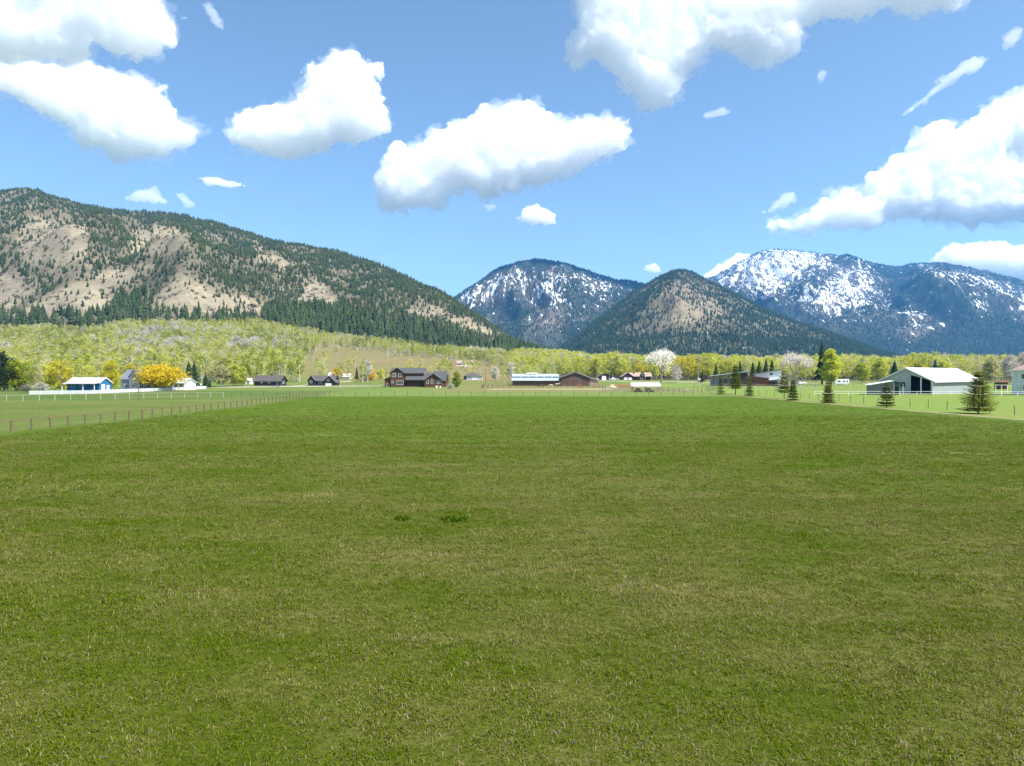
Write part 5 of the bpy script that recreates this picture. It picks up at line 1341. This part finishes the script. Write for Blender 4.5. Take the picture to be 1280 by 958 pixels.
def candidates(area, seed, px0, px1, Y0, Y1):
    r = np.random.default_rng(seed)
    A = (px1-px0)/F*(Y1**2-Y0**2)/2; n = int(A/area)
    Y = np.sqrt(r.uniform(Y0**2, Y1**2, n)); px = r.uniform(px0, px1, n); X = (px-640)/F*Y
    return X, Y, px, r
def bench_woods():
    X, Y, px, r = candidates(15, 201, -340, 700, 305, 960)
    Z = ground_z(X, Y); py = HY + (CAM_H-Z)/Y*F
    meadow = poly_soft(px, py, [[(378,476),(375,462),(385,446),(398,436),(425,434),(480,440),(520,446),(556,449),(600,455),(628,462),(640,470),(640,480)]], 2.5)
    glade = smooth(.12, .38, wander(X, Y*.8, 85, 271))
    track = poly_soft(px, py, [[(255,448),(300,447),(312,451),(256,452)], [(255,486),(318,479),(330,487),(300,492)], [(345,487),(395,472),(400,487)]], 1.0)
    k = np.where(px < 378, 0.80, 0.62) + .35*wander(X, Y, 45, 211)
    k = k*(1-.97*meadow)*(1-track)*(1-.88*glade)*smooth(320, 330, Y)
    k = np.where((px > 330) & (Y < 420), k*.35, k)
    hillp = HILL['PY'][:, 0]
    keep = r.uniform(size=len(X)) < k
    X, Y, Z, px, py = X[keep], Y[keep], Z[keep], px[keep], py[keep]
    sel = wander(X, Y*.7, 75, 221) + .35*wander(X, Y, 20, 222)
    grey = poly_soft(px, py, [[(280,445),(290,428),(330,424),(375,432),(372,444),(330,448)], [(150,436),(180,424),(235,424),(240,440),(170,442)], [(640,446),(700,446),(700,454),(640,452)]], 4)
    sel = sel + r.normal(0, .16, len(sel)); kind = np.where(sel + .26*grey > .38, 2, np.where(sel < -.12, 1, 0))
    kind = np.where((kind != 2) & (r.uniform(size=len(X)) < .14 + .35*smooth(0, .4, wander(X, Y, 60, 229))), 3, kind)
    h = r.uniform(6.5, 11.0, len(X))*(.85 + .3*smooth(-.3, .3, wander(X, Y, 35, 261)))
    return X, Y, Z, kind, h, r
def belt_woods():
    X, Y, px, r = candidates(24, 202, 640, 1620, 440, 980)
    Z = ground_z(X, Y)
    k = .85 + .35*wander(X, Y, 60, 231)
    k = k*smooth(440, 475, Y + 22*wander(X, Y, 80, 232))*np.where(px < 690, smooth(640, 700, px)*.8 + .2, 1)
    keep = r.uniform(size=len(X)) < k
    X, Y, Z, px = X[keep], Y[keep], Z[keep], px[keep]
    sel = wander(X, Y, 55, 241)
    kind = np.where(sel > .34, 3, np.where(sel < -.30, 5, 4)); kind = np.where(r.uniform(size=len(X)) < .06, 2, kind); kind = np.where(r.uniform(size=len(X)) < .16, 3, kind)
    pale = smooth(1130, 1250, px)*.5 > r.uniform(size=len(X)); kind = np.where(pale, 3, kind)
    h = r.uniform(11.5, 18.5, len(X))*(.82 + .25*smooth(-.3, .4, wander(X, Y, 40, 251)))
    h *= np.where(px < 760, .82, 1.0)
    return X, Y, Z, kind, h, r
PLACES = [(60, 'left of the blue shed'), (130, 'behind the blue shed'), (182, 'behind the grey-blue house'), (240, 'behind the orange willow'), (310, 'behind the whitish budding tree'), (362, 'behind the long cabin'), (430, 'behind the gabled cabin'), (560, 'behind the log house'), (640, 'behind the small grey garage'),
  (705, 'behind the riding barn'), (770, 'behind the dark gabled garage'), (822, 'behind the ranch house'), (885, 'behind the big bare cottonwood'), (938, 'behind the modern house'), (985, 'behind the split-roof barn'), (1020, 'behind the white pickup'), (1076, 'behind the camper trailer'), (1150, 'behind the lean-to shed'), (1225, 'behind the pale barn'), (9999, 'beside the white house')]
def place_word(px): return next(w_ for p, w_ in PLACES if px < p)
def part_word(px):
    lo = 0
    for p, w_ in PLACES:
        if px < p:
            f = (px-lo)/(min(p, 1280)-lo); side = 'left' if f < .34 else 'middle' if f < .67 else 'right'
            return w_.replace('behind the', 'behind the ' + side + ' side of the' if side != 'middle' else 'straight behind the').replace('left of', 'well left of' if f < .5 else 'just left of')
        lo = p
KN = {0: ('aspen_tree', P_lime, 'lime-green aspen'), 1: ('aspen_tree', P_green, 'olive-green aspen'), 2: ('bare_aspen', P_bare, 'bare grey aspen'), 3: ('budding_aspen', P_pale, 'pale budding aspen'), 4: ('lime_tree', P_bright, 'bright lime tree'), 5: ('yellow_tree', P_yel, 'yellow-green tree')}
for (X, Y, Z, kind, h, r), where, nind, stuffname in ((bench_woods(), 'in the wood on the bench at the foot of the wooded hill', 150, 'aspen_wood'), (belt_woods(), 'in the tree belt below the snowy mountains', 150, 'valley_wood')):
    order = np.argsort(Y/h**.3); TH = np.quantile(h, (.33, .67))
    PXv = 640 + F*X/Y
    infr = (PXv > 2) & (PXv < 1278)
    order = order[infr[order]]
    ind = order[:nind]; single = np.zeros(len(X), bool); single[ind] = True
    ymed = np.median(Y[ind])
    for i in ind:
        nm, prs, wd = KN[int(kind[i])]
        o = link(nm, prs[int(r.integers(len(prs)))], loc=(X[i], Y[i], Z[i]-.1))
        sx = h[i]*r.uniform(.9, 1.25); o.scale = (sx, sx, h[i]); o.rotation_euler = (0, 0, r.uniform(0, 6.28))
        sz = 'tall ' if h[i] > TH[1] else 'low ' if h[i] < TH[0] else ''
        o['label'] = sz + wd + (' in front, ' if Y[i] < ymed else ' farther in, ') + part_word(PXv[i]); o['category'] = 'tree'; o['group'] = wd + 's ' + where
    for kd in range(6):
        m = (kind == kd) & ~single
        if not m.any(): continue
        P = np.stack([X[m], Y[m], Z[m]-.1], -1); hh_ = h[m]
        scl, rot = rot_scl(len(P), hh_, r, (.9, 1.3))
        pr2 = [p.copy() for p in KN[kd][1]]
        scatter(stuffname, P, scl, rot, pr2, None, 7+kd, label=KN[kd][2] + 's massed ' + where)
        print(stuffname, kd, len(P))

# ---- pines of the wooded hill
P, h = HILL['trees']; r = np.random.default_rng(301)
pxv = 640 + F*P[:, 0]/P[:, 1]; pyv = HY - (P[:, 2]-CAM_H)/P[:, 1]*F
foot = poly_sd([(-60,392),(100,396),(142,392),(150,370),(185,370),(200,392),(320,402),(350,385),(440,392),(520,402),(640,436),(700,448),(640,452),(540,444),(430,432),(330,410),(200,408),(100,416),(-60,420)], pxv.astype(np.float32), pyv.astype(np.float32))
h = np.where(foot > -3, h*1.5, h*.86)
P[:, 2] -= .4
inf = (pxv > 3) & (pxv < 1277)
order = np.argsort(P[:, 1]/h); order = order[inf[order]][:300]
single = np.zeros(len(P), bool); single[order] = True; pmed = np.median(P[order, 1]); hq = np.quantile(h[order], (.33, .67))
for q in FIRS: q.materials.clear(); q.materials.append(M_FIR)
for i in order:
    o = link('pine_tree', FIRS[int(r.integers(4))], loc=P[i]); sx = h[i]*r.uniform(.85, 1.2)
    o.scale = (sx, sx, h[i]); o.rotation_euler = (r.normal(0, .03), r.normal(0, .03), r.uniform(0, 6.28))
    wh = 'uphill ' + part_word(pxv[i])
    sz = 'tall ' if h[i] > hq[1] else 'small ' if h[i] < hq[0] else ''
    o['label'] = sz + ('front-row' if P[i, 1] < pmed else 'inner') + ' dark pine ' + wh; o['category'] = 'tree'; o['group'] = 'pines at the foot of the wooded hill'
m = ~single
scl, rot = rot_scl(int(m.sum()), h[m], r)
scatter('pine_wood', P[m], scl, rot, [p.copy() for p in FIRS], M_FIR, 3, label='dark pine wood scattered over the dry hillside')
print('pines', len(P))
# ------------------------------------------------------------------ hay field, verge, tracks, grass
def strip(name, left, right, z, mat, n=160, wob=0.5, seed=1):
    """sheet between two ragged edges given as polylines."""
    l = np.array(left, float); r_ = np.array(right, float); t = np.linspace(0, 1, n)
    tl = np.linspace(0, 1, len(l)); tr = np.linspace(0, 1, len(r_))
    L = np.stack([np.interp(t, tl, l[:, 0]), np.interp(t, tl, l[:, 1])], -1); Rr = np.stack([np.interp(t, tr, r_[:, 0]), np.interp(t, tr, r_[:, 1])], -1)
    d = (Rr-L)/np.linalg.norm(Rr-L, axis=1)[:, None]
    nL = fbm(t*n*.16, 0*t, 1.0, 4, seed)*wob; nR = fbm(t*n*.16, 0*t+9, 1.0, 4, seed+1)*wob
    L = L + d*nL[:, None]; Rr = Rr + d*nR[:, None]
    V = []
    m = 5
    for k in range(m):
        Q = L + (Rr-L)*(k/(m-1)); V.append(np.stack([Q[:, 0], Q[:, 1], ground_z(Q[:, 0], Q[:, 1]) + z], -1))
    V = np.stack(V, 1).reshape(-1, 3); ix = np.arange(n*m).reshape(n, m)
    q = np.stack([ix[:-1, :-1], ix[:-1, 1:], ix[1:, 1:], ix[1:, :-1]], -1).reshape(-1, 4)
    return link(name, new_mesh(name, V, q, True), mat=mat, kind='structure')

def field_mat():
    m, nt, b = new_mat('hay_field')
    geo = N(nt, 'ShaderNodeNewGeometry'); P = geo.outputs['Position']
    mp = N(nt, 'ShaderNodeMapping'); mp.inputs['Scale'].default_value = (0.5, 1.0, 1); nt.links.new(P, mp.inputs[0])
    big = noise(nt, mp.outputs[0], 0.045, 6, 0.62); mid = noise(nt, mp.outputs[0], 0.33, 5, 0.65); fine = noise(nt, P, 3.2, 6, 0.72); grain = noise(nt, P, 17.0, 5, 0.8)
    sep = N(nt, 'ShaderNodeSeparateXYZ'); nt.links.new(P, sep.inputs[0])
    far = N(nt, 'ShaderNodeMapRange'); far.inputs[1].default_value = 14; far.inputs[2].default_value = 75; nt.links.new(sep.outputs[1], far.inputs[0])
    green = mixc(nt, far.outputs[0], F_GREEN0, F_GREEN1)
    straw = mixc(nt, grain, (0.0706, 0.0581, 0.0208), (0.1660, 0.1369, 0.0581))
    # how much straw shows: patches of thin growth, thicker sward farther out
    ad = N(nt, 'ShaderNodeMath', operation='MULTIPLY_ADD'); nt.links.new(big, ad.inputs[0]); ad.inputs[1].default_value = 1.1; nt.links.new(mid, ad.inputs[2])
    ad2 = N(nt, 'ShaderNodeMath', operation='MULTIPLY_ADD'); nt.links.new(fine, ad2.inputs[0]); ad2.inputs[1].default_value = 1.0; nt.links.new(ad.outputs[0], ad2.inputs[2])
    ad3 = N(nt, 'ShaderNodeMath', operation='MULTIPLY_ADD'); nt.links.new(far.outputs[0], ad3.inputs[0]); ad3.inputs[1].default_value = -.34; nt.links.new(ad2.outputs[0], ad3.inputs[2])
    mr = N(nt, 'ShaderNodeMapRange'); mr.interpolation_type = 'SMOOTHSTEP'; mr.inputs[1].default_value = 1.30; mr.inputs[2].default_value = 2.1; nt.links.new(ad3.outputs[0], mr.inputs[0])
    mp2 = N(nt, 'ShaderNodeMapping'); mp2.inputs['Scale'].default_value = (.075, .30, 1); nt.links.new(P, mp2.inputs[0])
    band = noise(nt, mp2.outputs[0], 1.0, 4, .6)
    c = mixc(nt, mr.outputs[0], green, straw)
    c = mixc(nt, ramp(nt, band, [(.57, 0.0), (.72, .38)]), c, (0.20, 0.175, 0.075))
    c = mixc(nt, 1.0, c, ramp(nt, grain, [(0.3, 0.45), (0.7, 1.5)]), 'MULTIPLY')
    c = mixc(nt, 1.0, c, ramp(nt, mid, [(0.3, 0.84), (0.7, 1.14)]), 'MULTIPLY')
    nt.links.new(c, b.inputs['Base Color']); b.inputs['Roughness'].default_value = 0.95; b.inputs['Specular IOR Level'].default_value = 0.08
    bp = N(nt, 'ShaderNodeBump'); bp.inputs['Strength'].default_value = 0.8; bp.inputs['Distance'].default_value = 0.05
    nt.links.new(fine, bp.inputs['Height']); nt.links.new(bp.outputs[0], b.inputs['Normal'])
    return m
F_GREEN0 = (0.0515, 0.0681, 0.0050); F_GREEN1 = (0.0560, 0.0988, 0.0033)
M_FIELD = field_mat()
strip('hay_field', [(-47,-60),(-47.6,64),(-45.2,84),(-44.9,112),(-47.2,168)], [(62,-60),(61,64),(59.5,100),(57.5,128),(55.5,168)], 0.025, M_FIELD, 200, 0.6, 3)
M_VERGE = plain('dry_verge_grass', (0.155, 0.145, 0.05), 0.95, 0.3, 0.9)
strip('dry_verge', [(60.8,50),(61,64),(59.3,100),(57.3,128),(55.3,186)], [(62.8,50),(63,64),(61.6,100),(59.7,128),(56.9,190)], 0.034, M_VERGE, 220, 1.1, 5)
M_TRACK = plain('pale_gravel_track', (0.42, 0.36, 0.26), 0.95, 0.2, 0.8)
strip('gravel_track', [(-150,262),(-110,283),(-84,289),(-60,292),(-34,300)], [(-150,266),(-110,287),(-84,293),(-60,296),(-34,304)], 0.03, M_TRACK, 160, .6, 7)
strip('cabin_track', [(-95,292),(-90,310),(-84,350)], [(-92,292),(-87,310),(-81,350)], 0.036, M_TRACK, 80, .4, 8)
strip('corral_yard', [(-9,240),(-6,255),(36,258)], [(-9,236),(-4,246),(38,246)], 0.03, plain('bare_corral_soil', (0.36, 0.28, 0.17), .95, .2, .7), 90, 1.2, 9)
strip('farm_lane', [(92,380),(140,374),(210,372)], [(92,386),(140,380),(210,378)], 0.05, M_TRACK, 80, .5, 10)
strip('ranch_drive', [(52,400),(80,398),(112,402)], [(52,408),(80,406),(112,410)], 0.05, M_TRACK, 80, .5, 11)
strip('meadow_path', [(-150,640),(-128,655),(-118,700),(-96,720)], [(-150,643),(-126,658),(-116,703),(-94,724)], 0.1, plain('worn_path', (.32, .26, .15), .95, .2, .3), 60, .5, 12)

# ---- grass blades
def tuft(name, seed, blades=14, h=.095, spread=.13, w_=.008):
    r = random.Random(seed); V, Fc, K = [], [], []
    for _ in range(blades):
        K += [r.random()]*3; a = r.uniform(0, 6.28); rr = spread*math.sqrt(r.random()); p = Vector((rr*math.cos(a), rr*math.sin(a), -.01))
        d = Vector((r.gauss(0, 1), r.gauss(0, 1), 0)); d = d.normalized()*r.uniform(.25, 1.25); hh_ = h*r.uniform(.5, 1.15)
        sd_ = Vector((-d.y, d.x, 0)).normalized()*w_*r.uniform(.6, 1.2)
        q = p + d*hh_*.4 + Vector((0, 0, hh_*.62)); t = p + d*hh_*1.05 + Vector((0, 0, hh_*(1.0 - .35*d.length)))
        b = len(V); V += [tuple(p-sd_), tuple(p+sd_), tuple(q+sd_*.75), tuple(q-sd_*.75), tuple(t)]
        Fc += [(b, b+1, b+2), (b, b+2, b+3), (b+3, b+2, b+4)]
    me = new_mesh(name, V, Fc); at = me.attributes.new('blade', 'FLOAT', 'FACE'); at.data.foreach_set('value', np.array(K, np.float32)); return me
def grass_mat():
    m, nt, b = new_mat('grass_blades'); nt.nodes.remove(b); out = nt.nodes['Material Output']
    oi = N(nt, 'ShaderNodeObjectInfo'); geo = N(nt, 'ShaderNodeNewGeometry'); P = geo.outputs['Position']
    mp = N(nt, 'ShaderNodeMapping'); mp.inputs['Scale'].default_value = (0.5, 1.0, 1); nt.links.new(P, mp.inputs[0])
    big = noise(nt, mp.outputs[0], 0.045, 6, 0.62); mid = noise(nt, mp.outputs[0], 0.33, 5, 0.65)
    g = mixc(nt, oi.outputs['Random'], (0.0608, 0.1064, 0.0025), (0.1030, 0.1514, 0.0050))
    g = mixc(nt, ramp(nt, mid, [(.35, 0.0), (.7, .5)]), g, (0.1245, 0.1245, 0.0083))
    ad = N(nt, 'ShaderNodeMath', operation='MULTIPLY_ADD'); nt.links.new(big, ad.inputs[0]); ad.inputs[1].default_value = 1.15; nt.links.new(mid, ad.inputs[2])
    bl = N(nt, 'ShaderNodeAttribute'); bl.attribute_name = 'blade'
    ad0 = N(nt, 'ShaderNodeMath', operation='MULTIPLY_ADD'); nt.links.new(oi.outputs['Random'], ad0.inputs[0]); ad0.inputs[1].default_value = .30; nt.links.new(ad.outputs[0], ad0.inputs[2])
    ad2 = N(nt, 'ShaderNodeMath', operation='MULTIPLY_ADD'); nt.links.new(bl.outputs['Fac'], ad2.inputs[0]); ad2.inputs[1].default_value = .95; nt.links.new(ad0.outputs[0], ad2.inputs[2])
    s_ = step(nt, ad2.outputs[0], 1.88, 2.0)
    rim = N(nt, 'ShaderNodeTexWhiteNoise'); nt.links.new(oi.outputs['Location'], rim.inputs[0])
    st = mixc(nt, rim.outputs[0], (0.1411, 0.1120, 0.0498), (0.2988, 0.2490, 0.1411))
    c = mixc(nt, s_, g, st)
    d = N(nt, 'ShaderNodeBsdfDiffuse'); t = N(nt, 'ShaderNodeBsdfTranslucent'); mx = N(nt, 'ShaderNodeMixShader'); mx.inputs[0].default_value = .3
    nt.links.new(c, d.inputs[0]); nt.links.new(c, t.inputs[0]); nt.links.new(d.outputs[0], mx.inputs[1]); nt.links.new(t.outputs[0], mx.inputs[2]); nt.links.new(mx.outputs[0], out.inputs[0])
    return m
def grass():
    r = np.random.default_rng(401); Ps, Hs = [], []
    for (Y0, Y1, dens, hs) in ((3.5, 16, 150, .72), (16, 30, 78, .85), (30, 55, 26, 1.1), (55, 90, 7.5, 1.45), (90, 165, 1.8, 1.6)):
        A = 2.1*(Y1**2-Y0**2)/2; n = int(A*dens)
        Y = np.sqrt(r.uniform(Y0**2, Y1**2, n)); X = r.uniform(-1.05, 1.05, n)*Y
        k = (X > -45) & (X < 57) & (r.uniform(size=n) < smooth(165, 60, Y)*.9+.1)
        X, Y = X[k], Y[k]; Ps.append(np.stack([X, Y, np.full(len(X), .02)], -1)); Hs.append(hs*r.uniform(.65, 1.3, len(X)))
    P = np.concatenate(Ps); h = np.concatenate(Hs)
    thin = fbm(P[:, 0]/5.5, P[:, 1]/3.2, 2, 4, 411); k = r.uniform(size=len(P)) < smooth(-.85, -.1, thin)
    P, h = P[k], h[k]
    h *= .82 + .36*smooth(-.4, .5, fbm(P[:, 0]/1.3, P[:, 1]/1.0, 6, 3, 412))
    scl = np.stack([h*1.05, h*1.05, h*r.uniform(.8, 1.15, len(h))], -1)
    rot = np.stack([r.normal(0, .08, len(h)), r.normal(0, .08, len(h)), r.uniform(0, 6.28, len(h))], -1)
    tf = [tuft('grass_tuft', s_, 12) for s_ in range(5)]
    scatter('grass', P, scl, rot, tf, grass_mat(), 9, label='short spring grass mixed with dry straw on the hay field')
    print('tufts', len(P))
grass()
M_WEED = leaf_mat('dark_weed_leaves', (0.055, 0.105, 0.006), (0.085, 0.14, 0.010), .3)
for px, py, wd_, lab in ((503, 651, .42, 'smaller dark green weed clump in the hay field'), (567, 652, .8, 'larger dark green weed clump in the hay field')):
    X, Y = wx(px, F*CAM_H/(py-HY)), F*CAM_H/(py-HY); r = random.Random(px); V, Fc = [], []
    for _ in range(150):
        a = r.uniform(0, 6.28); rr = wd_*.5*math.sqrt(r.random()); p = Vector((rr*math.cos(a)*1.4, rr*math.sin(a), 0)); u = Vector((r.gauss(0, .06), r.gauss(0, .06), r.uniform(.08, .2))); v = Vector((r.gauss(0, .03), r.gauss(0, .03), 0))
        b = len(V); V += [tuple(p-v), tuple(p+v), tuple(p+u)]; Fc.append((b, b+1, b+2))
    o = link('weed_clump', new_mesh('weed_clump', V, Fc), mat=M_WEED, loc=(X, Y, .02)); o['label'] = lab; o['category'] = 'weed'; o['group'] = 'weed clumps in the hay field'
# ------------------------------------------------------------------ haze
def haze():
    m, nt, b = new_mat('valley_air'); nt.nodes.remove(b); out = nt.nodes['Material Output']
    v = nt.nodes.new('ShaderNodeVolumePrincipled')
    v.inputs['Color'].default_value = (0.12, 0.45, 1.0, 1); v.inputs['Density'].default_value = 5.4e-5
    v.inputs['Anisotropy'].default_value = 0.1
    nt.links.new(v.outputs[0], out.inputs['Volume'])
    x0, x1, y0, y1, z0, z1 = -15000, 15000, -500, 17000, -12, 1420
    V = [(x, y, z) for z in (z0, z1) for y in (y0, y1) for x in (x0, x1)]
    Fc = [(0,2,3,1),(4,5,7,6),(0,1,5,4),(2,6,7,3),(0,4,6,2),(1,3,7,5)]
    link('haze', new_mesh('haze', V, Fc), mat=m, kind='stuff')
haze()
